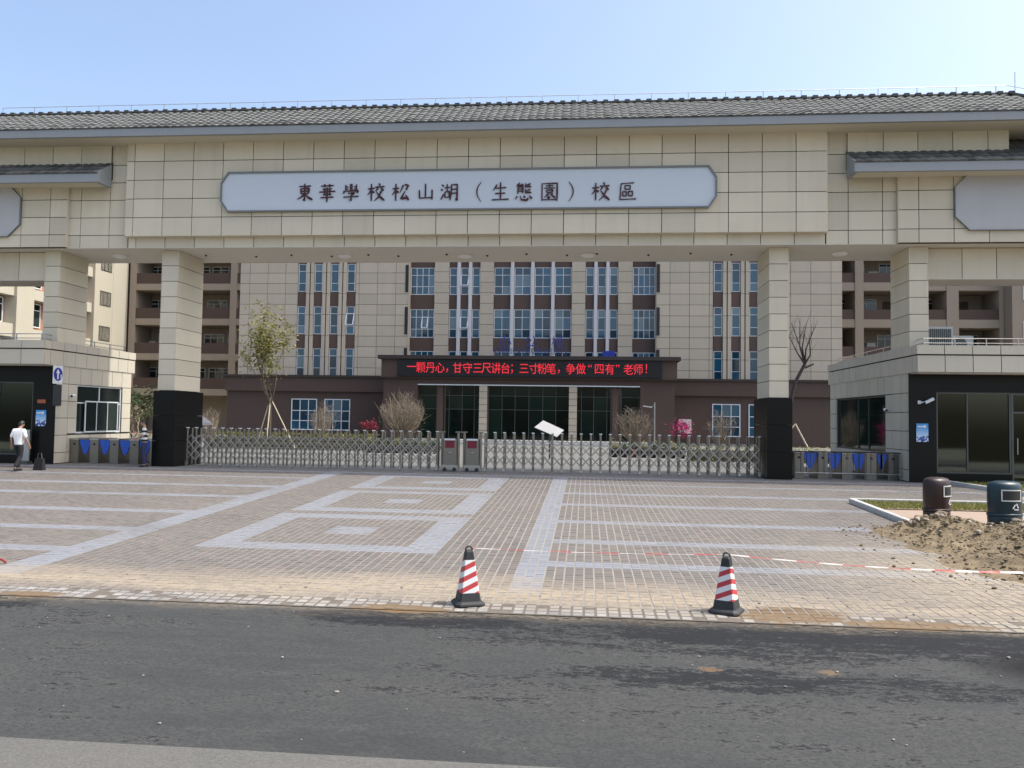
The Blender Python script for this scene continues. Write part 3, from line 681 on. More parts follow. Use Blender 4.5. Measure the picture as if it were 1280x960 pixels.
def gatehouse(s, Yb, label, sidewin):
    xs_ = GC+s*15.42; xo = GC+s*21.5; a, b = sorted((xs_, xo)); Y0 = 28.4
    root = empty('gatehouse', ((a+b)/2, (Y0+Yb)/2, 0), label, 'building', 'gatehouses beside the main gate')
    # core walls (hollow so one looks in through the glazing)
    w0, w1, wz0, wz1 = sidewin
    sx0, sx1 = (xs_+.04, xs_+.25) if s > 0 else (xs_-.25, xs_-.04)
    side = MB().box(sx0, sx1, Y0+.05, w0, 0, 3.72).box(sx0, sx1, w1, Yb-.05, 0, 3.72).box(sx0, sx1, w0, w1, 0, wz0).box(sx0, sx1, w0, w1, wz1, 3.72).build('side_wall', 'joint', root)
    ys = [Y0+.02]+steps(Y0+.75, Yb, max(3, round((Yb-Y0-.75)/.72)))
    zs = [.02, .42, 1.08, 1.73, 2.38, 3.04, 3.72]
    def cut(c, d): return [v for v in (wz0, wz1) if c < v < d]
    for i in range(len(ys)-1):
        for j in range(len(zs)-1):
            y0, y1, z0, z1 = ys[i], ys[i+1], zs[j], zs[j+1]
            if y0 < w1 and y1 > w0 and z0 < wz1 and z1 > wz0:
                for (p0, p1, q0, q1) in ((y0, y1, z0, min(z1, wz0)), (y0, y1, max(z0, wz1), z1), (y0, min(y1, w0), max(z0, wz0), min(z1, wz1)), (max(y0, w1), y1, max(z0, wz0), min(z1, wz1))):
                    if p1-p0 > .05 and q1-q0 > .05: panelsX(side, xs_, [p0, p1], [q0, q1], 'stone_guard', out=-s)
            else: panelsX(side, xs_, [y0, y1], [z0, z1], 'stone_guard', out=-s)
    # black granite front with big glazing
    def X(h): return GC+s*h
    gx0, gx1 = 16.32, 18.75; dx1 = 19.9; gz0, gz1 = .33, 3.08
    def span(h0, h1): return sorted((X(h0), X(h1)))
    fr_ = MB()
    for h0, h1, z0, z1 in ((15.42, gx0, .0, 3.72), (dx1, 21.5, 0, 3.72), (gx0, dx1, gz1, 3.72), (gx0, gx1, 0, gz0)):
        p, q = span(h0, h1); fr_.box(p, q, Y0, Y0+.22, z0, z1)
    fr_.build('granite_front', 'granite', root)
    p, q = span(gx0+.01, gx1-.01); window(root, Y0+.05, p, q, gz0, gz1, [.42], [], 'glass_clear', 'grey_frame', .05, .07, 'shop_window')
    p, q = span(gx1+.01, dx1-.01); d = window(root, Y0+.06, p, q, .05, gz1, [], [.78], 'glass_clear', 'grey_frame', .07, .07, 'door')
    hx = X(gx1+.16); MB().tube([(hx, Y0-.03, 1.0), (hx, Y0-.03, 1.55)], .018, 6).bar((hx, Y0-.03, 1.05), (hx, Y0+.07, 1.05), .02).bar((hx, Y0-.03, 1.5), (hx, Y0+.07, 1.5), .02).build('door_handle', 'steel', d)
    # shell
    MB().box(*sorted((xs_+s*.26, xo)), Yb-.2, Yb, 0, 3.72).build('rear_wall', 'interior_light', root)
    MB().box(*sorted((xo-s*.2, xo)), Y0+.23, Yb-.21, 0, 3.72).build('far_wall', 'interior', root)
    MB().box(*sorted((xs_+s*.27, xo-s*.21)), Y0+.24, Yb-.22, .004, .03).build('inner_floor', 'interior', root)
    # overhanging fascia in two courses
    f0 = 27.6; x1 = xs_-s*.03
    core = MB().box(*sorted((x1+s*.05, xo)), f0+.05, Yb+.2, 3.72, 4.55).build('roof_slab', 'joint', root)
    for (z0, z1, off) in ((3.70, 4.27, 0), (4.29, 4.61, -.03)):
        p, q = sorted((x1-s*-off if s > 0 else x1-s*-off, xo)); e0, e1 = sorted((x1+s*off, xo))
        panelsY(core, f0+off, pitched(e0, e1, .885, x1+s*off), [z0, z1], 'stone_guard', th=.05)
        panelsX(core, x1+s*off, pitched(f0+off+.05, Yb+.2, .72, f0+.4), [z0, z1], 'stone_guard', th=.05, out=-s)
    MB().box(*sorted((x1+s*.06, xo)), f0+.06, Y0+.0, 3.685, 3.70).build('fascia_soffit', 'soffit', core)
    r = MB(); yA, yB_ = f0+.35, Yb-.1; xr = x1+s*.35
    for k in range(6):
        yk = yA+(yB_-yA)*k/5; r.bar((xr, yk, 4.5), (xr, yk, 4.86), .03)
    for k in range(1, 7): r.bar((xr+s*k, yA, 4.5), (xr+s*k, yA, 4.86), .03)
    for z in (4.70, 4.86): r.tube([(xr+s*6, yA, z), (xr, yA, z), (xr, yB_, z)], .016, 5)
    r.build('roof_railing', 'steel', root)
    windowX(root, xs_+s*.06, w0, w1, wz0, wz1, [.5] if s < 0 else [.34, .55], [.63] if s < 0 else [], out=-s, glassm='glass_dark' if s < 0 else 'glass_lobby', fm='white_frame' if s < 0 else 'grey_frame')
    return root
ghR = gatehouse(1, 37.2, 'dark glazed gatehouse with an air conditioner on its roof', (30.55, 36.3, .92, 3.03))
ghL = gatehouse(-1, 33.4, 'beige gatehouse with white framed side window above blue turnstiles', (29.7, 32.75, 1.13, 3.04))
XL, XR = GC-15.42, GC+15.42
# sliding sash of the left side window
fo = windowX(ghL, XL+.02, 30.2, 32.45, 1.16, 2.42, [.34, .67], [], out=1, fw=.05, dep=.03, name='sliding_sash')
MB().box(XL-.03, XL-.01, 31.75, 32.3, 1.5, 1.62).build('notice_strip', 'white_frame', ghL)
# things hung on the gatehouses
def tagbox(name, mat, dims, label, cat): return tag(MB().box(*dims).build(name, mat), label, cat)
sg = tag(MB().prism([(-.27, -.36), (.27, -.36), (.27, .36), (-.27, .36)], .02, lambda u, v, w_: (XL+.004+w_, 28.46+u, 3.38+v)).build('direction_sign', 'white_paint'), 'white plate with blue disc and white arrow on the beige gatehouse', 'sign')
sg = bpy.data.objects['direction_sign']
MB().prism([(.25*math.cos(a*.2618), .25*math.sin(a*.2618)) for a in range(24)], .006, lambda u, v, w_: (XL+.026+w_, 28.46+u, 3.38+v)).build('disc', 'blue_sign', sg)
MB().prism([(-.04, -.19), (.04, -.19), (.04, .04), (.11, .04), (0, .2), (-.11, .04), (-.04, .04)], .004, lambda u, v, w_: (XL+.034+w_, 28.44+u, 3.38+v)).build('arrow', 'white_paint', sg)
MB().prism([(-.02, -.15), (.035, -.15), (.035, -.0), (-.02, -.0)], .004, lambda u, v, w_: (XL+.034+w_, 28.61+u, 3.38+v)).build('figure', 'white_paint', sg)
tagbox('name_plaque', 'dark_plaque', (XL+.004, XL+.03, 28.24, 28.70, 2.2, 2.98), 'dark upright plaque below the blue arrow sign', 'plaque')
def poster(x0, x1, z0, z1, label):
    o = tag(MB().box(x0, x1, 28.372, 28.396, z0, z1).build('poster', 'poster'), label, 'poster')
    MB().box(x0+.03, x1-.1, 28.366, 28.371, z1-.13, z1-.08).build('poster_title', 'white_paint', o); MB().prism([(x1-.12+.05*math.cos(a*.524), z1-.1+.05*math.sin(a*.524)) for a in range(12)], .004, lambda u, v, w_: (u, 28.362+w_, v)).build('poster_emblem', 'white_paint', o)
    b = MB()
    for k in range(7):
        xx = x0+.06+k*(x1-x0-.12)/6.5; b.box(xx, xx+.03, 28.366, 28.371, z0+.05, z0+.1+.07*((k*37) % 5)/4)
    b.build('poster_print', 'blue_sign', o)
poster(11.19, 11.58, 1.38, 2.0, 'blue poster on the black granite beside a security camera')
poster(-20.62, -20.22, 1.42, 2.02, 'blue poster on the black granite below an orange plate')
tagbox('door_plate', 'orange_plate', (-20.58, -20.25, 28.375, 28.396, 2.28, 2.42), 'small orange plate on the black granite above a poster', 'plate')
def cctv(x, y, z, dx, label, sc_=1):
    r = empty('security_camera', (x, y, z), label, 'camera')
    MB().bar((x, y, z), (x+dx*.25, y-.18, z+.0), .05).box(x-.05, x+.05, y-.005, y+.02, z-.06, z+.06).build('bracket', 'white_paint', r)
    MB().tube([(x+dx*.1, y-.22, z-.02), (x+dx*.38, y-.20, z+.12)], .055*sc_, 8).build('camera_body', 'white_paint', r); MB().tube([(x+dx*.06, y-.222, z-.04), (x+dx*.1, y-.22, z-.02)], .04*sc_, 8).build('lens', 'black', r)
cctv(11.3, 28.39, 2.72, 1, 'white security camera above the poster on black granite')
def cctvX(X, y, z, s, label):
    r = empty('security_camera', (X, y, z), label, 'camera')
    MB().bar((X, y, z), (X+s*.14, y, z), .04).build('bracket', 'white_paint', r); MB().tube([(X+s*.14, y+.04, z), (X+s*.14, y-.14, z-.04)], .05, 8).build('camera_body', 'white_paint', r); MB().tube([(X+s*.14, y-.14, z-.04), (X+s*.14, y-.16, z-.045)], .045, 8).build('lens', 'black', r)
cctvX(XL, 29.3, 2.62, 1, 'small security camera beside the white framed side window'); cctvX(XR, 30.2, 2.5, -1, 'small security camera beside the dark side glazing')
def ac_unit(x, y, z, w_, d, h, label, fan=True, group='air conditioner units'):
    r = empty('air_conditioner', (x, y, z), label, 'air conditioner', group)
    MB().box(x-w_/2, x+w_/2, y-d/2, y+d/2, z+.05, z+h).build('casing', 'ac_white', r)
    MB().box(x-w_/2+.08, x-w_/2+.16, y-d/2+.05, y+d/2-.05, z, z+.05).box(x+w_/2-.16, x+w_/2-.08, y-d/2+.05, y+d/2-.05, z, z+.05).build('foot', 'black', r)
    cx, cz, rr_ = x-w_*.12, z+h*.52, min(w_*.34, h*.4)
    MB().prism([(cx+rr_*math.cos(a*.3927), cz+rr_*math.sin(a*.3927)) for a in range(16)], .02, lambda u, v, q: (u, y-d/2-.012+q, v)).build('fan_grille', 'grey_frame', r)
    return r
r = empty('air_conditioner', (12.35, 30.6, 4.55), 'large white air conditioner on the gatehouse roof', 'air conditioner')
MB().box(11.9, 13.3, 30.4, 31.4, 4.6, 5.55).build('casing', 'ac_white', r); 
g = MB()
for k in range(15): g.box(12.2+k*.07, 12.235+k*.07, 30.37, 30.398, 4.7, 5.46)
g.build('fin_grille', 'grey_frame', r); MB().box(12.0, 12.1, 30.45, 31.3, 4.55, 4.6).box(13.1, 13.2, 30.45, 31.3, 4.55, 4.6).build('foot', 'black', r)
ac_unit(13.75, 30.9, 4.55, .8, .35, .7, 'small white air conditioner beside the large one on the roof')

# ================================================================== OFFICE BUILDING
OC = -4.85
off = empty('office_building', (OC, 70, 0), 'beige tiled office building with blue windows and brown entrance porch', 'building')
YO, YR_ = 68.0, 69.0; TOP = 20.2
ST = 3.66; ZW = [5.45, 9.17, 12.94, 16.6]        # sill-level of strip rows (window bottoms) per storey
for s in (-1, 1):
    def rr(a, b): return sorted((OC+s*a, OC+s*b))
    h_in, h_out = 10.75, 26.0; st0 = 15.5; pit = 1.475; ww_ = .70
    a, b = rr(h_in, h_out)
    sw = MB().box(a, b, YO+.5, YO+6, 0, TOP).build('side_wall', 'joint_office', off)
    strips = [rr(st0+k*pit, st0+k*pit+ww_) for k in range(4)]
    zs = steps(5.3, 5.3+.93*16, 16)
    # panel fields either side of the window strips
    a1, b1 = rr(h_in, st0-.05); panelsY(sw, YO+.44, pitched(a1, b1, 1.64, OC+s*(h_in+1.1)), zs, 'stone_office', th=.058, gap=.034)
    a2, b2 = rr(st0+3*pit+ww_+.05, h_out); panelsY(sw, YO+.44, pitched(a2, b2, 1.64, OC+s*(h_out-.9)), zs, 'stone_office', th=.058, gap=.034)
    for k in range(3):
        p, q = rr(st0+k*pit+ww_+.03, st0+(k+1)*pit-.03); m_ = (p+q)/2
        panelsY(sw, YO+.30, [p, m_-.03], [5.4]+[zs[i] for i in range(2, 17, 2)], 'stone_office', th=.19, gap=.034, name='mullion_panel'); panelsY(sw, YO+.30, [m_+.03, q], [5.4]+[zs[i] for i in range(2, 17, 2)], 'stone_office', th=.19, gap=.034, name='mullion_panel')
        box('downpipe', sw, m_-.03, m_+.03, YO+.33, YO+.40, 5.4, 19.5, 'brown_trim')
    for (p, q) in strips:
        for zi in range(4):
            z0 = ZW[zi]; z1 = z0+2.45 if zi else 7.9
            window(sw, YO+.42, p, q, z0, z1, [], [.30, .74], 'glass_blue', 'white_frame', .05, .06)
            box('spandrel', sw, p, q, YO+.40, YO+.48, z1+.01, (ZW[zi+1] if zi < 3 else TOP)-.01, 'brown_panel')
    # return into the recessed centre with dark slots
    xr = OC+s*h_in
    box('return_wall', sw, *rr(h_in-.06, h_in-.002), YO+.45, YR_+.3, 5.5, TOP, 'stone_office')
    for z0, z1 in ((12.9, 15.3), (9.2, 11.6), (5.6, 8.0)): box('slot', sw, *rr(h_in-.02, h_in+.25), YO+.40, YO+.438, z0, z1, 'room_dark')
    # brown ground storey
    bw = MB().box(a-.0, b, 66.5, YO+.45, 0, 4.05).build('ground_storey', 'brown_wall', off)
    MB().box(a-.12, b+.12, 66.25, YO+.42, 4.05, 5.25).build('brown_band', 'brown_wall', bw); MB().box(a-.2, b+.2, 66.12, YO+.43, 5.25, 5.44).build('coping', 'brown_trim', bw)
    for h0 in (st0-.4, st0+2.5):
        p, q = rr(h0, h0+2.25); window(bw, 66.44, p, q, .75, 3.42, [.34, .67], [.30, .62], 'glass_blue', 'white_frame', .08, .08)
# recessed centre
cw = MB().box(OC-10.7, OC+10.7, YR_+.3, YR_+6, 0, TOP).build('centre_wall', 'joint_office', off)
zrow = [(5.6, 7.80), (8.99, 11.50), (12.79, 15.19), (16.5, 18.9)]
bays = [(-10.68, -8.55, 'A'), (-7.20, -4.51, 'B'), (-3.25, 3.50, 'D'), (4.74, 7.48, 'B'), (8.78, 10.68, 'A')]
edge = -10.68
for (p, q, k) in bays:
    P0, Q0 = OC+p, OC+q
    if p > edge+.2: panelsY(cw, YR_+.02, [OC+edge+.02, P0-.02], steps(5.5, 5.5+.93*15, 15), 'stone_office', th=.26, gap=.034, name='pier_panel')
    edge = q
    lights = {'A': [(P0, Q0)], 'B': None, 'D': None}[k]
    n = {'A': 1, 'B': 3, 'D': 4}[k]; pw_ = .34 if k != 'A' else 0
    wd = (Q0-P0-pw_*(n-1))/n
    for i in range(n):
        a = P0+i*(wd+pw_); b = a+wd
        for zi, (z0, z1) in enumerate(zrow):
            cols = [.5] if k == 'D' else ([.25, .5, .75] if k == 'A' else [])
            window(cw, YR_+.22, a, b, z0, z1, cols, [.30, .72], 'glass_blue', 'white_frame', .06, .06)
            nz = zrow[zi+1][0] if zi < 3 else TOP
            box('spandrel', cw, a, b, YR_+.20, YR_+.29, z1+.01, nz-.01, 'brown_panel')
        if i < n-1:
            MB().box(b+.03, b+pw_-.03, YR_-.02, YR_+.27, 6.0, TOP).box(b-.05, b+pw_+.05, YR_-.1, YR_+.20, 5.3, 6.0).build('pilaster', 'pilaster', cw)
MB().box(OC-26.1, OC+26.1, YO+.2, YO+6.2, TOP, TOP+.6).build('parapet', 'stone_office', off)
# entrance porch with display
PC = -4.6; ph = 11.35; YP = 62.0
po = MB().box(PC-ph, PC+ph, YP+1.4, 66.2, 4.55, 5.45).build('porch', 'brown_wall', off)
MB().box(PC-ph, PC-8.62, YP, YP+1.38, 0, 5.10).box(PC+8.75, PC+ph, YP, YP+1.38, 0, 5.10).box(PC-8.62, PC+8.75, YP, YP+1.38, 4.60, 5.10).build('porch_wall', 'brown_wall', po)
MB().box(PC-ph-.15, PC+ph+.15, YP-.22, YP+1.4, 5.10, 6.55).build('porch_band', 'brown_panel', po)
MB().box(PC-ph-.4, PC+ph+.4, YP-.5, YP+4.2, 6.55, 6.84).build('porch_coping', 'brown_trim', po); MB().box(PC-ph-.22, PC+ph+.22, YP-.30, YP+.5, 5.06, 5.12).build('porch_lip', 'brown_trim', po)
led = tag(MB().box(PC-10.15, PC+10.35, YP-.36, YP-.23, 5.22, 6.50).build('display_board', 'led_black'), 'long black display board with red running characters above the porch', 'display')
CHX = (514.5, 526, 538, 550, 559, 572, 584.5, 597, 608, 620, 632, 640, 655, 667, 678, 689, 698.5, 713.5, 726, 737.5, 749, 762, 772, 785.5, 798, 808)
for ch, px in zip('一颗丹心，甘守三尺讲台；三寸粉笔，争做“四有”老师！', CHX):
    m_ = text_mesh(ch, .90, 'led_red', .006, .88); p = pY(px, 459, YP-.37)
    if ch not in '，；“”一！': 
        xv = [v.co.x for v in m_.vertices]; zv = [v.co.z for v in m_.vertices]; m_.transform(Matrix.Translation((-(max(xv)+min(xv))/2, 0, -(max(zv)+min(zv))/2)))
    else:
        xv = [v.co.x for v in m_.vertices]; m_.transform(Matrix.Translation((-(max(xv)+min(xv))/2, 0, 0)))
        if ch == '一': m_.transform(Matrix.Translation((0, 0, .0)))
    obj('display_character', m_, led, (p.x, YP-.37, 5.87))
# lobby glazing between stone pillars
def lobby(x0, x1, cols): return window(po, YP+.55, x0, x1, .05, 4.55, cols, [.58, .82], 'glass_lobby', 'grey_frame', .05, .08, 'lobby_glazing')
lobby(PC-8.6, PC-7.15, []); lobby(PC+7.3, PC+8.72, [])
for s in (-1, 1): box('red_pillar', po, PC+s*6.85-.22, PC+s*6.85+.22, YP+.3, YP+.9, 0, 4.6, 'brown_panel')
lobby(PC-6.5, PC-3.75, [.12, .5, .85]); lobby(PC-3.05, PC+3.35, [.17, .33, .5, .67, .83]); lobby(PC+3.85, PC+6.55, [.15, .5, .88])
for x in (PC-3.4, PC+3.6):
    pl = box('stone_pillar', po, x-.30, x+.30, YP+.06, YP+.64, 0, 4.59, 'joint_office')
    panelsY(pl, YP+.02, [x-.33, x+.33], steps(.02, 4.55, 9), 'stone_office', th=.039, gap=.04)
MB().box(PC-8.6, PC+8.72, YP-.05, YP+.0, 4.52, 4.60).build('lintel_strip', 'white_frame', po)
MB().box(PC-9.5, PC+9.5, YP-2.2, YP+.5, 0.004, .16).box(PC-9.2, PC+9.2, YP-1.8, YP+.5, .16, .32).build('entrance_step', 'kerb_stone', po)
for ch, px, py in (('办', 631, 428), ('公', 663.5, 427.5), ('楼', 697, 428.5)):
    p = pY(px, py, YP-.1); tag(obj('roof_letter', text_mesh(ch, 1.05, 'letter_blue', .05), None, (p.x, YP+.2, p.z+.0)), 'blue character %s standing on the porch roof' % {'办': 'at the start of three,', '公': 'in the middle of three,', '楼': 'at the end of three,'}[ch], 'letter', 'blue characters on the porch roof')
p0, p1 = pY(618, 438, YP+.2), pY(708, 439, YP+.2)
m_ = text_mesh('OFFICE BUILDING', .55, 'letter_blue', .02); xsv = [v.co.x for v in m_.vertices]; m_.transform(Matrix.Diagonal(((p1.x-p0.x)/(max(xsv)-min(xsv)), 1, 1, 1)))
lt = tag(obj('letter_row', m_, None, ((p0.x+p1.x)/2, YP+.22, p0.z-.05)), 'row of small latin letters below the blue characters on the porch', 'letters')
fr_ = MB()
for k in range(16): fr_.bar((p0.x+k*(p1.x-p0.x)/15, YP+.3, 6.84), (p0.x+k*(p1.x-p0.x)/15, YP+.3, 7.9), .035)
for z in (7.05, 7.45): fr_.bar((p0.x, YP+.33, z), (p1.x, YP+.33, z), .035)
fr_.build('letter_rack', 'grey_frame', lt)
box('porch_roof_box', po, 1.25, 2.2, YP+.6, YP+1.2, 6.85, 7.35, 'blue_sign')

# ================================================================== CLASSROOM BLOCKS
def balcony_block(name, label, Yf, xa, xb, ztop0, period, k0, k1, railh, slab, piers, back=3.3, seed=1):
    rg = random.Random(seed); root = empty(name, ((xa+xb)/2, Yf+3, 0), label, 'building')
    zr0, zr1 = ztop0+k0*period, ztop0+k1*period
    MB().box(xa, xb, Yf+back, Yf+back+6, 0, zr1+2.2).build('wall', 'wing_cream', root)
    for k in range(k0, k1+1):
        zt = ztop0+k*period
        if zt < 1.5: continue
        box('balcony_parapet', root, xa, xb, Yf, Yf+.18, zt-railh, zt, 'brown_wall')
        box('floor_slab', root, xa, xb, Yf-.04, Yf+back, zt-railh-slab, zt-railh-.005, 'wing_cream')
        x = xa+.5; zf = zt-railh+.1
        while x < xb-1.6:
            if rg.random() < .22:
                d = box('door', root, x, x+1.0, Yf+back-.06, Yf+back-.005, zf, zf+2.1, 'brown_panel'); x += 1.3
            elif rg.random() < .2:
                box('ac_unit', root, x, x+.85, Yf+back-.4, Yf+back-.01, zf+.9, zf+1.5, 'ac_white'); x += 1.1
            else:
                wd_ = rg.choice((1.5, 1.9, 2.3)); window(root, Yf+back-.08, x, min(x+wd_, xb-.1), zf+.95, zf+2.35, [.5] if wd_ < 2 else [.33, .67], [.7], 'glass_dark', 'white_frame', .08, .07); x += wd_+rg.uniform(.3, .7)
    for p, q in piers: box('pier', root, p, q, Yf-.10, Yf+back-.01, 0, zr1+2.0, 'wing_cream')
    MB().box(xa-.2, xb+.2, Yf-.2, Yf+back+6.1, zr1+2.2, zr1+2.7).build('roof_slab', 'wing_cream', root)
    return root
LW = balcony_block('classroom_block', 'classroom block with dark brown balconies behind the leafy propped tree', 82.0, -49.3, -31.2, 13.36, 3.77, -2, 2, 1.15, .70, [(-49.3, -48.6), (-38.0, -37.3), (-31.6, -31.2)], seed=3)
RW = balcony_block('classroom_block', 'classroom block with dark brown balconies behind the roof air conditioner', 80.0, 20.9, 39.6, 16.65, 3.6, -3, 1, .95, .80, [(20.9, 21.3), (25.9, 26.7), (34.4, 35.5), (39.2, 39.6)], seed=5)
MB().box(39.65, 52, 78.5, 90, 0, 22).build('stair_tower', 'wing_cream', RW); 
for k in range(4): window(RW, 78.44, 40.6, 43.0, 3+k*3.6, 4.6+k*3.6, [.5], [], 'glass_dark', 'white_frame', .08, .05)
sb = empty('side_block', (-52, 71, 0), 'sunlit cream teaching block with brick red window bays', 'building'); XS = -49.5
MB().box(-60, XS-1.2, 58, 88, 0, 22).build('wall', 'brick_red', sb)
def yAt(px): return pX(px, 400, XS).y
secs = [(58.0, yAt(20), 'bal'), (yAt(20), yAt(42), 'pier'), (yAt(42), yAt(117), 'bay'), (yAt(117), yAt(140), 'pierw'), (yAt(140), 81.9, 'pier')]
for (y0, y1, k) in secs:
    if k.startswith('pier'):
        pr = box('pier', sb, XS-1.25, XS, y0+.01, y1-.01, 0, 21.6, 'cream')
        if k == 'pierw':
            for z in (2.2, 5.75, 9.35, 12.95, 16.55): windowX(pr, XS+.03, y0+.9, y1-.35, z, z+1.5, [.33, .67], [], 1, 'glass_dark', 'grey_frame', .07, .06)
    else:
        n = 2 if k == 'bay' else 1
        for z in (2.5, 6.1, 9.7, 13.3, 16.9):
            box('floor_band', sb, XS-1.2, XS-.25, y0+.02, y1-.02, z+2.35, z+3.3 if k == 'bay' else z+3.5, 'cream')
            m_ = (y1-y0)/n
            for i in range(n):
                windowX(sb, XS-1.1, y0+i*m_+.4, y0+i*m_+m_*.55 if n > 1 else y1-.2, z, z+2.2, [.5], [.72], 1, 'glass_dark', 'white_frame', .09, .09)
MB().box(-60.2, XS+.25, 57.8, 88, 22, 22.5).build('roof_slab', 'cream', sb)
# ================================================================== ACCORDION GATES
def accordion(name, xa, xb, label, head_left):
    YA, YB2 = 29.05, 29.42; root = empty(name, ((xa+xb)/2, 29.2, 0), label, 'gate', 'retractable gates across the entrance')
    n = round((xb-xa)/.345); pit = (xb-xa)/n; pm = None; lm = None; wm = None; cm = None
    for i in range(n+1):
        x = xa+i*pit
        if pm is None:
            pm = MB().tube([(0, YA-29.2, .06), (0, YA-29.2, 1.43)], .036, 8).tube([(0, YB2-29.2, .06), (0, YB2-29.2, 1.43)], .036, 8).bar((0, YA-29.2, 1.0), (0, YB2-29.2, 1.0), .03).bar((0, YA-29.2, .12), (0, YB2-29.2, .12), .03).mesh('post', 'steel_dull')
            cm = MB().box(-.05, .05, YA-29.2-.05, YA-29.2+.05, 0, .03).mesh('post_cap', 'white_paint')
            wm = MB().box(-.05, .05, -.03, .03, .07, .2).tube([(-.02, -.025, .055), (.02, -.025, .055)], .055, 10).mesh('wheel', 'steel')
            lms = []
            for yo in (YA-29.2-.045, YB2-29.2+.045):
                lm = MB()
                for q0, q1 in ((.24, .62), (.62, .24), (.62, 1.0), (1.0, .62)): lm.bar((0, yo+(.012 if q1 > q0 else -.012), q0), (pit, yo+(.012 if q1 > q0 else -.012), q1), .030, .012)
                lm.bar((0, yo, 1.0), (pit/2, yo, 1.17), .026, .012); lm.bar((pit/2, yo, 1.17), (pit, yo, 1.0), .026, .012)
                lms.append(lm.mesh('lattice', 'steel'))
        po_ = obj('post', pm, root, (x, 29.2, 0)); obj('cap', cm, po_, (x, 29.2, 1.43))
        if i % 2 == 0: obj('wheel', wm, po_, (x, YA-.03, 0)); 
        if i < n:
            for l_ in lms: obj('lattice', l_, root, (x, 29.2, 0))
    hx = xb+.48 if head_left else xa-.48
    hd = MB().box(hx-.24, hx+.24, 29.0, 29.5, .22, 1.18).build('motor_head', 'steel_dull', root)
    MB().box(hx-.17, hx+.17, 28.985, 28.999, .86, 1.12).build('screen', 'motor_red', hd); MB().box(hx-.2, hx+.2, 28.96, 29.02, 1.14, 1.2).build('visor', 'white_frame', hd)
    MB().lathe([(.02, 0), (.09, .02), (.09, .05), (.02, .08)], (hx, 28.99, .66), 12).build('warning_lamp', 'steel', hd)
    MB().box(hx-.30, hx+.30, 28.98, 29.52, .10, .24).build('chassis', 'steel', hd)
    for dx in (-.18, .18): MB().tube([(hx+dx-.0, 28.97, .075), (hx+dx, 29.03, .075)], .075, 14).build('wheel', 'rubber', hd)
    for dx in (-.30, .30): MB().tube([(hx+dx, 29.1, .1), (hx+dx, 29.1, 1.42)], .05, 8).box(hx+dx-.10, hx+dx+.10, 29.0, 29.2, 1.42, 1.46).build('head_post', 'steel_dull', hd)
    return root
accordion('accordion_gate', -14.98, -5.42, 'silver accordion gate beside the leafy propped tree, folding lattice on wheels', True)
accordion('accordion_gate', -3.64, 6.12, 'silver accordion gate below the tilted white board, folding lattice on wheels', False)
# ================================================================== TURNSTILES
def turnstile(x, wl, wr2, label, group):
    r = empty('turnstile', (x, 29.85, 0), label, 'turnstile', group); w_ = .17
    MB().box(x-w_, x+w_, 29.3, 30.5, .0, .90).build('cabinet', 'steel_dull', r); MB().box(x-w_-.015, x+w_+.015, 29.27, 30.53, .901, .96).build('cabinet_top', 'steel', r)
    MB().tube([(x, 29.285, .74), (x, 29.30, .74)], .045, 12).build('sensor', 'black', r)
    for side, on in ((-1, wl), (1, wr2)):
        if not on: continue
        o = [(0, .90), (.230, .90), (.230, .34), (.17, .37), (.08, .60), (0, .80)]
        MB().prism([(x+side*(w_+.001+u), z) for u, z in o] if side > 0 else [(x+side*(w_+.001+u), z) for u, z in o][::-1], .05, lambda u, v, q: (u, 29.36+q, v)).build('wing', 'blue_wing', r)
for i, x in enumerate((-19.66, -18.85, -18.04, -17.23, -16.42)):
    turnstile(x, i > 0, i < 4, ('steel turnstile standing against the beige gatehouse wall' if i == 0 else 'steel turnstile next to the black base of a gate column, near the striped top' if i == 4 else 'steel turnstile with blue wings below the white framed gatehouse window'), 'turnstiles beside the beige gatehouse')
for i, x in enumerate((7.55, 8.37, 9.2, 10.03, 10.76)):
    turnstile(x, i > 0, i < 4, ('steel turnstile behind the railing, next to the black column base' if i == 0 else 'steel turnstile behind the railing, against the dark glazed gatehouse' if i == 4 else 'steel turnstile with blue wings on both sides behind the low black railing'), 'turnstiles behind the low railing')
r = empty('railing', (9.2, 28.95, 0), 'low black railing in front of the turnstiles by the dark glazed gatehouse', 'railing')
MB().tube([(7.3, 28.95, .96), (10.9, 28.95, .96)], .022, 6).build('top_rail', 'black', r); MB().tube([(7.3, 28.95, .22), (10.9, 28.95, .22)], .018, 6).build('bottom_rail', 'alu', r)
for k in range(19):
    x = 7.32+k*.198; big = k % 6 == 0
    MB().tube([(x, 28.95, 0 if big else .22), (x, 28.95, .96)], .022 if big else .010, 6).build('post' if big else 'bar', 'black' if k % 3 else 'steel_dull', r)
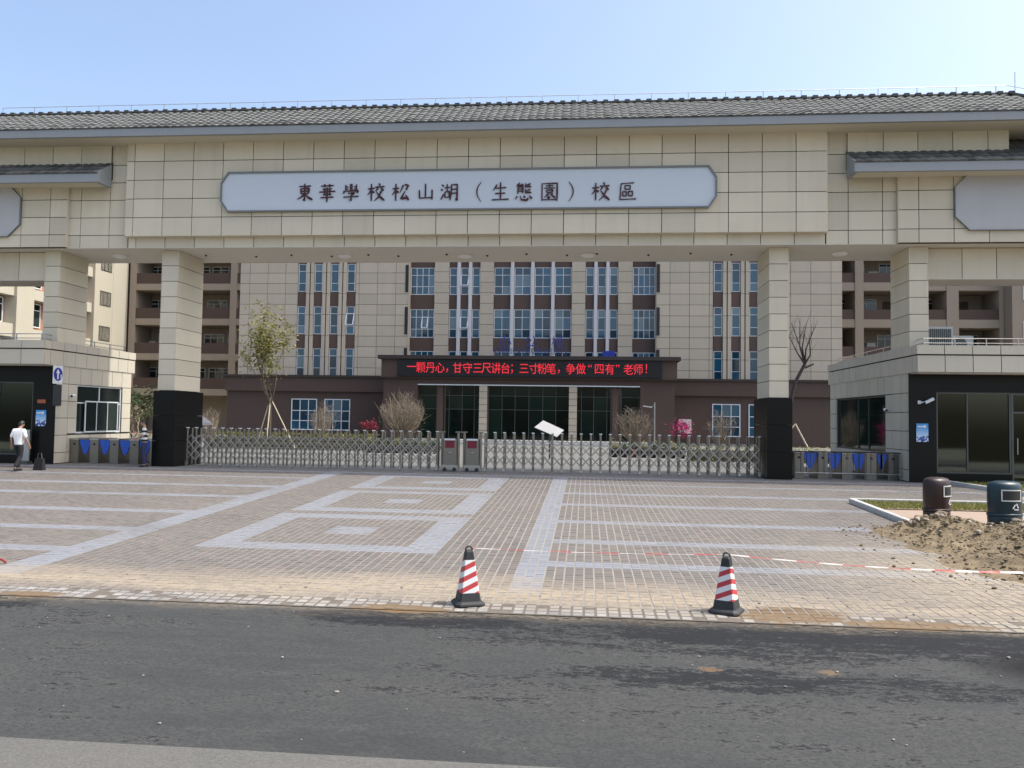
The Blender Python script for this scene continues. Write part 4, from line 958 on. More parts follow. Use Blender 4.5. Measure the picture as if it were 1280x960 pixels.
# ================================================================== CONES AND TAPE
def cone(x, y, rz, label):
    z = gz(y); r = empty('traffic_cone', (x, y, z), label, 'traffic cone', 'striped traffic cones at the kerb')
    def sq(hw, ch): return [(hw-ch, -hw), (hw, -hw+ch), (hw, hw-ch), (hw-ch, hw), (-hw+ch, hw), (-hw, hw-ch), (-hw, -hw+ch), (-hw+ch, -hw)]
    def loft(rings):
        mb = MB(); vs_ = [(x+u, y+v, z+h) for hw, ch, h in rings for u, v in sq(hw, ch)]; n = 8
        return mb.add(vs_, [tuple(range(n-1, -1, -1)), tuple(range((len(rings)-1)*n, len(rings)*n))]+[(i*n+k, i*n+(k+1) % n, (i+1)*n+(k+1) % n, (i+1)*n+k) for i in range(len(rings)-1) for k in range(n)])
    loft([(.19, .05, .0), (.195, .05, .015), (.19, .05, .035), (.172, .045, .05), (.15, .03, .062)]).build('base', 'rubber', r)
    loft([(.142, .018, .062), (.125, .016, .165)]).build('lower_sleeve', 'rubber', r)
    b = loft([(.121, .016, .165), (.068, .01, .58)]); bo = b.build('body', 'cone_band', r)
    loft([(.064, .01, .58), (.052, .012, .68), (.040, .012, .70)]).build('top_cap', 'rubber', r)
    pts = [(x+.045*math.cos(a*math.pi/8), y, z+.70+.05*math.sin(a*math.pi/8)) for a in range(9)]; MB().tube(pts, .011, 6).build('handle', 'rubber', r)
    r.rotation_euler = (-math.atan(SL)*0, 0, rz)
    return Vector((x, y, z+.70))
c1 = pG(585, 755); c2 = pG(908, 765)
t1 = cone(c1.x, c1.y, R_(22), 'red and white striped cone on a muddy stretch of pale kerb setts')
t2 = cone(c2.x, c2.y, R_(-24), 'red and white striped cone beside a spread of brown sand')
def ribbon(pts, name, label, w_=.02, tw=0):
    b = MB(); n = len(pts); vs_ = []
    for i, p in enumerate(pts):
        a = R_(9)+.16*math.sin(i*.9)+tw*max(0, (i/n-.55))*1.6; vs_ += [p+Vector((0, math.cos(a)*w_/2, math.sin(a)*w_/2)), p-Vector((0, math.cos(a)*w_/2, math.sin(a)*w_/2))]
    b.add(vs_, [(2*i, 2*i+2, 2*i+3, 2*i+1) for i in range(n-1)]); return tag(b.build(name, 'tape'), label, 'tape')
def sag(a, b, s, n): return [a.lerp(b, i/n)-Vector((0, 0, s*4*(i/n)*(1-i/n))) for i in range(n+1)]
ribbon(sag(t1+Vector((.05, -.02, .03)), t2+Vector((-.05, -.02, .03)), .02, 40), 'barrier_tape', 'red and white barrier tape strung between the two cones')
e_ = pY(1300, 716, 11.4); ribbon(sag(t2+Vector((.05, -.02, .03)), e_, .05, 50), 'barrier_tape', 'red and white barrier tape running past the soil heap', .034, 1.3)
st = empty('tape_stake', (e_.x+.4, 11.4, gz(11.4)), 'thin red stake holding the barrier tape', 'stake'); MB().tube([(e_.x+.05, 11.4, gz(11.4)), (e_.x+.05, 11.4, e_.z+.1)], .02, 6).build('stake_rod', 'red_paint', st)
p = pG(0, 704); tag(MB().tube([(p.x-.6, p.y, p.z+.05), (p.x-.2, p.y, p.z+.09), (p.x+.05, p.y-.02, p.z+.06), (p.x+.12, p.y-.03, p.z+.02)], .018, 6).build('hose', 'red_paint'), 'short red tube lying on the plaza by the pale paving band', 'tube')
# ================================================================== BINS
def bin_(x, y, mat, label, rz, openW, mark):
    z = gz(y)+.03; r = empty('litter_bin', (x, y, z), label, 'litter bin', 'litter bins behind the soil heap'); sxx, syy = 1.0, .72
    R0 = .36
    MB().lathe([(R0*.90, 0), (R0*.98, .02), (R0*1.0, .20), (R0*1.0, .24)], (x, y, z), 32, sxx, syy).build('base', mat, r, True)
    MB().lathe([(R0*1.03, .24), (R0*1.05, .26), (R0*1.04, .29), (R0*1.0, .30)], (x, y, z), 32, sxx, syy).build('band', mat, r, True)
    MB().lathe([(R0*.985, .30), (R0*1.0, .31), (R0*1.0, .82), (R0*.97, .90), (R0*.86, .955), (R0*.55, .985), (.02, .995)], (x, y, z), 32, sxx, syy).build('drum', mat, r, True)
    def face(u, v, q):                   # wrap a flat shape on the drum front
        a = -math.pi/2+u/R0; rr_ = R0+.004+q; return (x+rr_*sxx*math.cos(a), y+rr_*syy*math.sin(a), z+v)
    def strip(u0, u1, v0, v1, n, mat_, nm, par, d=.012):
        mb = MB(); vs_ = []
        for q in (0, d):
            for i in range(n+1):
                for v in (v0, v1): vs_.append(face(u0+(u1-u0)*i/n, v, q))
        m0 = 2*(n+1); F_ = []
        for i in range(n): F_ += [(2*i, 2*i+2, 2*i+3, 2*i+1), (m0+2*i, m0+2*i+1, m0+2*i+3, m0+2*i+2), (2*i, m0+2*i, m0+2*i+2, 2*i+2), (2*i+1, 2*i+3, m0+2*i+3, m0+2*i+1)]
        F_ += [(0, 1, m0+1, m0), (2*n, m0+2*n, m0+2*n+1, 2*n+1)]
        return mb.add(vs_, F_).build(nm, mat_, par)
    op = strip(-openW/2, openW/2, .59, .79, 8, 'black', 'opening', r, .006)
    for a in ((-openW/2-.025, openW/2+.025, .79, .815), (-openW/2-.025, openW/2+.025, .565, .59)): strip(*a, 8, 'bin_trim', 'opening_frame', op, .014)
    for a in ((-openW/2-.025, -openW/2, .591, .789), (openW/2, openW/2+.025, .591, .789)): strip(*a, 1, 'bin_trim', 'opening_frame', op, .014)
    if mark:
        em = MB(); c0, s_ = (.08, .44), .062
        for k in range(3):
            a0, a1 = R_(90+120*k+14), R_(90+120*(k+1)-22); P0 = (c0[0]+s_*math.cos(a0), c0[1]+s_*math.sin(a0)); P1 = (c0[0]+s_*math.cos(a1), c0[1]+s_*math.sin(a1))
            dx, dy = P1[0]-P0[0], P1[1]-P0[1]; L = math.hypot(dx, dy); nx, ny_ = -dy/L*.011, dx/L*.011
            q = [(P0[0]-nx, P0[1]-ny_), (P1[0]-nx, P1[1]-ny_), (P1[0]+nx, P1[1]+ny_), (P0[0]+nx, P0[1]+ny_)]
            em.prism(q, .006, face); tx, ty = dx/L*.03, dy/L*.03
            em.prism([(P1[0]-nx*2.1, P1[1]-ny_*2.1), (P1[0]+tx, P1[1]+ty), (P1[0]+nx*2.1, P1[1]+ny_*2.1)], .0065, face)
        em.build('recycling_mark', 'white_paint', r)
    r.rotation_euler.z = rz; return r
b1, b2 = pG(1171, 653), pG(1256, 660)
bin_(b1.x, b1.y, 'bin_brown', 'brown litter bin with rubble piled against its foot', R_(42), .30, True)
bin_(b2.x, b2.y, 'bin_blue', 'dark blue litter bin with white recycling mark', R_(8), .40, True)
# ================================================================== SOIL HEAP
def heap_h(x, y):
    h = 0
    for cx, cy, rx, ry, hh in ((7.35, 17.3, 1.25, .95, .48), (8.9, 16.5, 1.7, 1.5, .55), (8.6, 14.9, 1.7, 1.5, .42), (10.6, 15.2, 2.0, 2.2, .75), (7.2, 14.6, .9, 1.2, .18), (6.3, 16.6, .9, .6, .14), (9.2, 13.2, 1.6, .8, .22), (7.4, 14.0, 1.3, 1.5, .30), (7.6, 12.9, 1.1, .7, .16), (6.7, 15.6, .9, .9, .22)):
        hh *= .74; q = ((x-cx)/rx)**2+((y-cy)/ry)**2; h = max(h, hh*math.exp(-q*1.3))+.15*hh*math.exp(-q*2)
    return h
heap = empty('soil_heap', (8.7, 15.8, gz(15.8)), 'heap of brown soil and rubble dumped in front of the litter bins', 'soil heap')
hb = MB(); NX, NY = 130, 130; X0, X1, Y0_, Y1_ = 4.6, 13.5, 11.6, 19.2; vs_ = []
for j in range(NY+1):
    for i in range(NX+1):
        x, y = X0+(X1-X0)*i/NX, Y0_+(Y1_-Y0_)*j/NY; h = heap_h(x, y)
        nz_ = noise.fractal(Vector((x*1.6, y*1.6, 3)), .8, 2.1, 5)*.10+noise.fractal(Vector((x*6, y*6, 9)), .7, 2.2, 4)*.045
        hh = h+nz_*min(1, h*4)-.075+.03*noise.noise(Vector((x*.9, y*.9, 1))); vs_.append((x, y, gz(y)+hh))
hb.add(vs_, [(j*(NX+1)+i, j*(NX+1)+i+1, (j+1)*(NX+1)+i+1, (j+1)*(NX+1)+i) for j in range(NY) for i in range(NX)])
hb.build('soil', 'soil', heap, True)
def rock_pts(s, rg):
    bm = bmesh.new(); bmesh.ops.create_icosphere(bm, subdivisions=1, radius=s)
    ax = [rg.uniform(.6, 1.2) for _ in range(3)]; P = [tuple(v.co[i]*ax[i]*rg.uniform(.75, 1.15) for i in range(3)) for v in bm.verts]; F_ = [tuple(v.index for v in f.verts) for f in bm.faces]; bm.free(); return P, F_
RK = [rock_pts(1, rng) for _ in range(10)]
clod = MB()
def spot():
    while True:
        x, y = rng.uniform(5.0, 12.5), rng.uniform(12.2, 18.8); h = heap_h(x, y)
        if rng.random() < min(1, h*3.2+.006): return x, y, h
for _ in range(5200):
    x, y, h = spot(); s = rng.choice((.010, .013, .018, .025, .036))*rng.uniform(.8, 1.2); P, F_ = rng.choice(RK)
    a = rng.uniform(0, 6.28); ca, sa = math.cos(a), math.sin(a); z = gz(y)+max(0, h-.06)+noise.fractal(Vector((x*1.6, y*1.6, 3)), .8, 2.1, 5)*.10*min(1, h*4)
    clod.add([(x+s*(p[0]*ca-p[1]*sa), y+s*(p[0]*sa+p[1]*ca), z+s*(p[2]*.8+.35)) for p in P], F_)
stuff(clod.build('clods', 'soil', heap))
RM = [MB().add(*r_).mesh('stone', 'stone_rubble') for r_ in RK]
for k in range(80):
    x, y, h = spot()
    if k < 40: x, y = rng.gauss(7.3, .7), rng.gauss(17.2, .45); h = heap_h(x, y)
    s = rng.uniform(.04, .085) if k else .16
    if k == 0: x, y, h = 7.45, 17.7, heap_h(7.45, 17.7)
    o = obj('stone', rng.choice(RM), heap, (x, y, gz(y)+max(0, h-.05)+s*.4)); o.scale = (s, s, s*.85); o.rotation_euler = (rng.uniform(-.4, .4), rng.uniform(-.4, .4), rng.uniform(0, 6))
peb = MB()
for _ in range(420):
    if rng.random() < .45: x, y = rng.uniform(2.0, 7.5), rng.uniform(10.3, 14)
    elif rng.random() < .5: x, y = rng.uniform(-8, 6.5), rng.uniform(4.5, 9.9)
    else: x, y = rng.uniform(-9, 7), rng.uniform(10.2, 17)
    s = rng.choice((.006, .008, .011, .016, .024)) * rng.uniform(.7, 1.2); P, F_ = rng.choice(RK); z = gz(y)+(-.01 if y < 10.1 else 0)
    peb.add([(x+s*p[0], y+s*p[1], z+s*(p[2]*.6+.3)) for p in P], F_)
tag(stuff(peb.build('pebbles', 'joint_sand')), 'loose pebbles scattered over road and plaza', 'pebbles')
# ================================================================== PLANTS
def grow(mb, p, d, L, r, depth, rg, spread, tips, nseg=3, kids=(2, 3), up=.15, shrink=.72):
    pts = [p]; rs = [r]; q = p.copy(); dd = d.copy()
    for i in range(nseg):
        dd = (dd+Vector((rg.gauss(0, .12), rg.gauss(0, .12), rg.gauss(0, .06)+up*.3))).normalized(); q = q+dd*(L/nseg); pts.append(q.copy()); rs.append(r*(1-.45*(i+1)/nseg))
    mb.tube(pts, rs, 5 if r < .04 else 7)
    if depth == 0: tips.append((q, dd)); return
    for k in range(rg.randint(*kids)):
        a = rg.uniform(0, 6.28); o = dd.orthogonal().normalized(); o.rotate(Matrix.Rotation(a, 3, dd)); nd = (dd*1.0+o*spread*rg.uniform(.6, 1.2)+Vector((0, 0, up))).normalized()
        t0 = pts[-1] if k == 0 else pts[rg.randint(1, nseg)]
        grow(mb, t0, nd, L*shrink*rg.uniform(.8, 1.15), rs[-1]*.85, depth-1, rg, spread, tips, nseg, kids, up, shrink)
    if depth <= 1: tips.append((q, dd))
def leaves(tips, n, size, spread, rg):
    b = MB()
    for p, d in tips:
        for _ in range(n):
            c = p+Vector((rg.gauss(0, spread), rg.gauss(0, spread), rg.gauss(0, spread*.9))); u = Vector((rg.gauss(0, 1), rg.gauss(0, 1), rg.gauss(0, .6))).normalized(); v = u.cross(Vector((rg.gauss(0, 1), rg.gauss(0, 1), rg.gauss(0, 1)))).normalized(); s = size*rg.uniform(.6, 1.3)
            b.add([c-u*s, c-v*s*.45, c+u*s, c+v*s*.45], [(0, 1, 2, 3)])
    return b
def tree(name, x, y, H, label, bark, leafm, nleaf, lsize, lspread, seed, trunk=.45, r=.07, depth=4, spread=.55, kids=(2, 3), up=.2, lean=(0, 0), shrink=.72, L0=None, cat='tree', group=None, clear=None):
    rg = random.Random(seed); root = empty(name, (x, y, 0), label, cat, group); tips = []; th = H*trunk; tb = MB(); top = Vector((x+lean[0]*th, y+lean[1]*th, th))
    tb.tube([(x, y, -.05), (x+lean[0]*th*.4, y, th*.45), top], [r*1.25, r, r*.8], 8)
    for k in range(3):
        a = k*2.1+rg.uniform(0, .8); d = Vector((math.cos(a)*spread+lean[0], math.sin(a)*spread, 1)).normalized()
        grow(tb, top-Vector((0, 0, rg.uniform(0, th*.12))), d, L0 or H*(1-trunk)*.42, r*.65, depth-1, rg, spread, tips, 3, kids, up, shrink)
    tb.build('trunk', bark, root)
    if leafm: leaves(tips, nleaf, lsize, lspread, rg).build('crown', leafm, root)
    return root, tips
def place(px, Y): return pY(px, 540, Y).x
tx = place(337, 44); tr, _ = tree('young_tree', tx, 44, 7.1, 'young leafy tree propped by wooden poles behind the accordion gate', 'bark', 'leaf_yellowgreen', 13, .10, .30, 14, trunk=.34, r=.085, depth=5, spread=.42, up=.5, shrink=.80, L0=1.5)
for dx, dy, z in ((-.95, .3, 2.95), (1.4, .4, 2.95), (.2, -1.0, 2.9)):
    MB().tube([(tx+dx, 44+dy, 0), (tx, 44, z)], .035, 6).build('prop', 'pole_wood', tr)
def bare_shrub(px, py_top, hw, Y, label, seed, n=60, leafy=None, mat='twig', base_z=.0):
    rg = random.Random(seed); top = pY(px, py_top, Y); x = top.x; H = top.z; W_ = hw*Y/1000*1.0
    root = empty('bare_shrub', (x, Y, 0), label, 'shrub', 'pruned shrubs behind the accordion gate'); b = MB(); tips = []
    b.tube([(x, Y, -.02), (x, Y, H*.3)], [.08, .06], 7)
    for k in range(n):
        a = rg.uniform(0, 6.28); t_ = math.sqrt(rg.random()); ex = Vector((x+math.cos(a)*W_*t_, Y+math.sin(a)*W_*t_, H*(1-.30*t_*t_)*rg.uniform(.82, 1.02)))
        s0 = Vector((x+math.cos(a)*.05, Y+math.sin(a)*.05, H*rg.uniform(.12, .32))); m_ = s0.lerp(ex, .5)+Vector((math.cos(a)*W_*.22*t_, math.sin(a)*W_*.22*t_, -.05))
        b.tube([s0, m_, ex], [.026, .017, .007], 4, False); tips.append((ex, Vector((0, 0, 1))))
        for q in range(4):
            f = rg.uniform(.4, .95); p = m_.lerp(ex, (f-.4)/.6); b.tube([p, p+Vector((rg.gauss(0, .2), rg.gauss(0, .2), rg.uniform(.15, .5)))*H/3], [.011, .004], 3, False)
    b.build('branches', mat, root)
    if leafy: leaves([(t_[0]-Vector((0, 0, rg.uniform(0, H*.5))), t_[1]) for t_ in tips], 3, .06, .15, rg).build('leaves', leafy, root)
    return root
bare_shrub(503, 489, 31, 48, 'wide bare shrub of pale twigs beside the brown porch wall', 1, 120, 'leaf_dry')
bare_shrub(792, 508, 26, 48, 'bare pale shrub beside the thin lamp post', 2, 90, 'leaf_dry')
bare_shrub(262, 508, 15, 42, 'narrow dry shrub beside the black column base', 3, 45)
bare_shrub(405, 500, 20, 46, 'thin shrub with sparse green leaves in front of the brown wall windows', 4, 40, 'leaf_green')
bare_shrub(902, 508, 18, 46, 'thin bare shrub in front of a white framed window by the column', 5, 45)
bare_shrub(1050, 520, 9, 42, 'small dark leafy shrub near the side glazing', 6, 30, 'leaf_green')
bx = place(996, 44)
rg = random.Random(5); root = empty('pruned_tree', (bx-.5, 44, 0), 'leafless dark pruned tree behind the right gate column', 'tree'); b = MB(); tips = []
a0, a1, a2 = pY(984, 520, 44), pY(994, 478, 44), pY(1006, 455, 44)
b.tube([(a0.x-.3, 44, 0), a0, a1, a2], [.12, .11, .095, .085], 8)
for px, py in ((989, 404), (1000, 402), (1008, 404), (1019, 408), (1012, 425), (986, 420)):
    e2 = pY(px, py, 44+rg.uniform(-.6, .6)); m_ = a2.lerp(e2, .45)+Vector((rg.uniform(-.2, .2), 0, -.1)); b.tube([a2, m_, e2], [.06, .035, .014], 6)
    for k in range(5):
        q = m_.lerp(e2, rg.uniform(.1, 1)); b.tube([q, q+Vector((rg.gauss(0, .18), rg.gauss(0, .2), rg.uniform(.3, .8)))], [.014, .005], 4)
e3 = pY(1017, 455, 44); b.tube([a2-Vector((0, 0, .2)), e3], [.07, .05], 6)
b.build('trunk', 'bark_dark', root)
for dx in (-1.2, 1.3): MB().tube([(a0.x+dx, 43.6, 0), (a0.x+.4, 43.9, 1.9)], .04, 6).build('prop', 'pole_wood', root)
def flowering(px, py, rpx, Y, leafm, label, seed):
    c = pY(px, py, Y); rg = random.Random(seed); root = empty('flowering_shrub', (c.x, Y, 0), label, 'shrub', 'flowering shrubs behind the gate'); R_2 = rpx*Y/1000; b = MB(); tp = []
    for k in range(14):
        a = rg.uniform(0, 6.28); e2 = c+Vector((math.cos(a)*R_2*rg.uniform(.3, .9), math.sin(a)*R_2*.6, rg.uniform(-.5, .7)*R_2)); b.tube([(c.x, Y, 0), (c.x+rg.uniform(-.1, .1), Y, c.z*.55), e2], [.04, .03, .01], 5); tp.append((e2, Vector((0, 0, 1))))
    b.build('stems', 'bark', root); leaves(tp, 45, .055, R_2*.26, rg).build('blossom', leafm, root)
flowering(850, 538, 13, 46, 'leaf_pink', 'bright magenta flowering shrub in front of the wall air conditioner', 1)
flowering(462, 533, 10, 46, 'leaf_red', 'red flowering shrub beside the wide bare shrub', 2)
def pot_plant(x, y, leafm, potm, label, seed, group):
    rg = random.Random(seed); r = empty('potted_plant', (x, y, 0), label, 'potted plant', group)
    MB().lathe([(.16, 0), (.24, .36), (.26, .36), (.26, .42), (.2, .42)], (x, y, 0), 14).build('pot', potm, r, True)
    tp = [(Vector((x+rg.uniform(-.18, .18), y+rg.uniform(-.15, .15), .5+rg.uniform(0, .28))), 0) for _ in range(8)]; leaves(tp, 16, .06, .09, rg).build('foliage', leafm, r)
for k in range(9): pot_plant(place(768+k*12, 43), 43, 'leaf_green' if k % 3 else 'leaf_yellowgreen', 'pot_clay' if k == 2 else 'pot', 'potted plant in a red clay pot below the thin lamp post' if k == 2 else 'yellowish plant in a dark pot below the thin lamp post' if k % 3 == 0 else 'green plant in a dark pot below the thin lamp post', 20+k, 'potted plants below the lamp post')
for k in range(8): pot_plant(place(462+k*12, 43), 43, 'leaf_green' if k % 3 else 'leaf_hedge', 'pot', 'yellow plant in a dark pot below the wide bare shrub' if k % 3 == 0 else 'green plant in a dark pot below the wide bare shrub', 40+k, 'potted plants below the bare shrub')
def hedge(px0, px1, Y, h, d, leafm, label, seed):
    rg = random.Random(seed); x0, x1 = place(px0, Y), place(px1, Y); b = MB(); n = int((x1-x0)*h*d*420)
    for _ in range(n):
        c = Vector((rg.uniform(x0, x1), Y+rg.uniform(0, d), rg.uniform(.05, h)+.06*math.sin(rg.uniform(0, 9)))); u = Vector((rg.gauss(0, 1), rg.gauss(0, 1), rg.gauss(0, 1))).normalized(); v = u.orthogonal(); v.normalize(); s = .055*rg.uniform(.6, 1.3); b.add([c-u*s, c-v*s*.5, c+u*s, c+v*s*.5], [(0, 1, 2, 3)])
    r = empty('hedge', ((x0+x1)/2, Y+d/2, 0), label, 'hedge'); b.build('foliage', leafm, r); MB().box(x0+.05, x1-.05, Y+.2, Y+d-.05, 0, h*.75).build('inner_stems', 'bark', r)
hedge(255, 470, 45, .95, .9, 'leaf_hedge', 'low yellow green hedge under the propped tree', 1)
hedge(862, 1040, 40, .75, .8, 'leaf_hedge', 'low yellow hedge behind the accordion gate by the dark column', 2)
hedge(470, 546, 45, .62, .6, 'leaf_green', 'low green hedge below the wide bare shrub', 4)
hedge(764, 858, 45, .62, .6, 'leaf_green', 'low green hedge below the thin lamp post', 5)
hedge(1052, 1120, 41, .8, .8, 'leaf_green', 'low green hedge beside the side glazing', 3)
tree('leafy_bush', place(176, 37), 37, 3.1, 'dry leafy bush behind the beige gatehouse', 'bark_pale', 'leaf_dry', 12, .09, .2, 9, trunk=.12, r=.05, depth=4, spread=.6, cat='bush')
tree('leafy_bush', place(166, 39), 39, 3.6, 'dark green bush behind the beige gatehouse', 'bark', 'leaf_green', 12, .09, .2, 10, trunk=.15, r=.05, depth=4, spread=.6, cat='bush')
# ================================================================== SMALL THINGS BEHIND THE GATE
Yl = 50; lx = place(818, Yl); ltop = pY(818, 503, Yl).z; lh = pY(809, 508, Yl)
r = empty('lamp_post', (lx, Yl, 0), 'thin grey lamp post with one slim head near the bare shrub', 'lamp post'); MB().tube([(lx, Yl, 0), (lx, Yl, ltop)], [.05, .035], 8).build('pole', 'alu', r)
MB().bar((lx-.02, Yl, ltop-.2), (lh.x+.25, Yl, lh.z), .03).build('arm', 'alu', r); MB().bar((lh.x-.25, Yl, lh.z+.02), (lh.x+.3, Yl, lh.z-.05), .06, .16, (0, -1, 0)).build('lamp_head', 'white_paint', r)
q = [pY(679, 525.5, 40.25), pY(705, 537.5, 39.9), pY(696, 546, 39.6), pY(668, 534, 39.95)]; nb = (q[1]-q[0]).cross(q[3]-q[0]).normalized()*.04
r = empty('tilted_board', ((q[0].x+q[2].x)/2, 39.9, 0), 'white rectangular board tilted on a post behind the accordion gate', 'board')
MB().add([*q, *[v+nb for v in q]], [(0, 1, 2, 3), (7, 6, 5, 4)]+[(i, (i+1) % 4, 4+(i+1) % 4, 4+i) for i in range(4)]).build('panel', 'wing_sign', r)
cq = (q[0]+q[2])/2; MB().tube([(cq.x, 39.95, 0), (cq.x, 39.95, cq.z-.02)], .05, 8).build('post', 'grey_frame', r)
pa = pY(856, 533, 66.1); r = ac_unit(pa.x, 66.15, pa.z-.62, 1.0, .5, 1.2, 'white air conditioner mounted on the brown wall behind magenta blossom', group='air conditioner units'); MB().box(pa.x-.45, pa.x+.45, 66.2, 66.49, pa.z-.7, pa.z-.63).build('bracket', 'black', r)
ux = place(236, 32.5); r = empty('parasol', (ux, 32.5, 0), 'small grey parasol behind the black column base', 'parasol')
MB().lathe([(.75, 1.50), (.72, 1.60), (.35, 1.86), (.02, 1.98)], (ux+.25, 32.5, 0), 8).build('canopy', 'canopy_grey', r); MB().tube([(ux+.25, 32.5, 0), (ux+.25, 32.5, 1.95)], .02, 6).build('pole', 'grey_frame', r)
# ================================================================== PEOPLE
def skin_mesh(name, verts, edges, radii, mat, root=0, sub=2):
    m = bpy.data.meshes.new(name); m.from_pydata(verts, edges, []); o = bpy.data.objects.new(name, m); COL.objects.link(o)
    sk = o.modifiers.new('s', 'SKIN'); sk.use_smooth_shade = True
    for i, v in enumerate(m.skin_vertices[0].data):
        rr_ = radii[i]; v.radius = rr_ if isinstance(rr_, tuple) else (rr_, rr_); v.use_root = (i == root)
    ss = o.modifiers.new('d', 'SUBSURF'); ss.levels = sub; ss.render_levels = sub
    dg = bpy.context.evaluated_depsgraph_get(); dg.update(); me = bpy.data.meshes.new_from_object(o.evaluated_get(dg)); bpy.data.objects.remove(o)
    me.materials.clear(); me.materials.append(M[mat]); return me
def person(x, y, rz, label, top, bottom, J_, hair='hair', skirtless=True):
    """J_: joints in a body frame facing -Y (towards -Y = forward)"""
    z = gz(y); r = empty('person', (x, y, z), label, 'person')
    V = Vector; P = {k: V(v) for k, v in J_.items()}
    names = ['pelvis', 'waist', 'chest', 'neck', 'headb', 'headt']
    verts = [P[n] for n in names]; rad = [(.115, .085), (.11, .08), (.145, .095), .048, .07, .062]; edges = [(i, i+1) for i in range(5)]
    def chain(start, pts, rs):
        prev = start
        for p, q in zip(pts, rs): verts.append(V(p)); rad.append(q); edges.append((prev, len(verts)-1)); prev = len(verts)-1
        return prev
    for s in ('L', 'R'):
        sh, el, wr_ = P['sh'+s], P['el'+s], P['wr'+s]
        w_i = chain(2, [sh, sh.lerp(el, .5), el, el.lerp(wr_, .5), wr_], [.055, .046, .038, .034, .025])
        d = (wr_-el).normalized(); palm = chain(w_i, [wr_+d*.045, wr_+d*.085], [(.036, .018), (.038, .016)])
        sd = d.cross(V((0, 1, 0))).normalized() if abs(d.y) < .9 else V((1, 0, 0))
        fwd = d.cross(sd)
        for k, off_ in enumerate((-.027, -.009, .009, .027)):
            L = (.07, .085, .08, .062)[k]; b0 = wr_+d*.10+fwd*off_; chain(palm, [b0, b0+d*L*.5+sd*.008, b0+d*L+sd*.02], [.0095, .0088, .0075])
        chain(w_i, [wr_+d*.03-fwd*.035, wr_+d*.065-fwd*.055, wr_+d*.095-fwd*.06], [.011, .0105, .009])
        hp, kn, an = P['hp'+s], P['kn'+s], P['an'+s]
        chain(0, [hp, hp.lerp(kn, .5), kn, kn.lerp(an, .4), an, an+V((0, -.05, -.05)), an+V((0, -.15, -.06))], [.075, .066, .05, .05, .032, .026, .022])
    bm_ = skin_mesh('body', verts, edges, rad, 'skin', 0, 1)
    # head: shaped ball with nose, brow, ears
    hm = bmesh.new(); bmesh.ops.create_uvsphere(hm, u_segments=18, v_segments=14, radius=1)
    hc = P['headb'].lerp(P['headt'], .5); up_ = (P['headt']-P['neck']).normalized(); rot = V((0, 0, 1)).rotation_difference(up_).to_matrix()
    for v in hm.verts:
        c = v.co.copy(); n_ = c.copy(); c = V((c.x*.076*(1-.22*max(0, -c.z)), c.y*.096, c.z*.122))
        if n_.y < -.8 and -.45 < n_.z < .15 and abs(n_.x) < .25: c.y -= .018
        if abs(n_.x) > .93 and -.3 < n_.z < .3: c.x *= 1.14
        if n_.y < -.75 and .05 < n_.z < .35 and .2 < abs(n_.x) < .6: c.y += .008
        v.co = rot@c+hc
    hme = bpy.data.meshes.new('h'); hm.to_mesh(hme); hm.free(); hme.shade_smooth()
    bb = bmesh.new(); bb.from_mesh(bm_); bb.from_mesh(hme); bb.to_mesh(bm_); bb.free(); bpy.data.meshes.remove(hme)
    parts = [obj('body', bm_, r, (x, y, z))]
    hb_ = bmesh.new(); bmesh.ops.create_uvsphere(hb_, u_segments=18, v_segments=14, radius=1)
    for v in hb_.verts: v.co = rot@V((v.co.x*.086, v.co.y*.104+.010, v.co.z*.130+.012))+hc
    inv = rot.transposed(); bmesh.ops.delete(hb_, geom=[v for v in hb_.verts if (inv@(v.co-hc)).z < -.02-.5*max(0, (inv@(v.co-hc)).y-.02) and (inv@(v.co-hc)).y < .05 or ((inv@(v.co-hc)).y < -.045 and (inv@(v.co-hc)).z < .055) or (inv@(v.co-hc)).z < -.115], context='VERTS')
    hmm = bpy.data.meshes.new('hair'); hb_.to_mesh(hmm); hb_.free(); hmm.materials.append(M[hair]); hmm.shade_smooth(); parts.append(obj('hair', hmm, r, (x, y, z)))
    # shirt
    vv = [P['pelvis']-V((0, 0, .06)), P['waist'], P['chest'], P['neck']-V((0, 0, .05))]; rr_ = [(.165, .125), (.155, .118), (.18, .13), (.075, .075)]; ee = [(0, 1), (1, 2), (2, 3)]
    for s in ('L', 'R'):
        sh, el = P['sh'+s], P['el'+s]; n0 = len(vv); vv += [sh, sh.lerp(el, .5), sh.lerp(el, .95)]; rr_ += [.078, .07, .066]; ee += [(2, n0), (n0, n0+1), (n0+1, n0+2)]
    parts.append(obj('shirt', skin_mesh('shirt', vv, ee, rr_, top, 1, 2), r, (x, y, z)))
    vv = [P['pelvis']+V((0, 0, .07)), P['pelvis']-V((0, 0, .02))]; rr_ = [(.15, .115), (.16, .12)]; ee = [(0, 1)]
    for s in ('L', 'R'):
        hp, kn, an = P['hp'+s], P['kn'+s], P['an'+s]; n0 = len(vv); vv += [hp-V((0, 0, .0)), hp.lerp(kn, .5), kn, kn.lerp(an, .5), kn.lerp(an, .98)]; rr_ += [.105, .09, .075, .07, .066]; ee += [(1, n0)]+[(n0+i, n0+i+1) for i in range(4)]
    parts.append(obj('trousers', skin_mesh('trousers', vv, ee, rr_, bottom, 0, 2), r, (x, y, z)))
    for s in ('L', 'R'):
        an = P['an'+s]; parts.append(obj('shoe', skin_mesh('shoe', [an+V((0, .05, -.055)), an+V((0, -.06, -.06)), an+V((0, -.18, -.07))], [(0, 1), (1, 2)], [(.062, .06), (.066, .056), (.054, .044)], 'black', 0, 1), r, (x, y, z)))
    r.rotation_euler.z = rz; return r
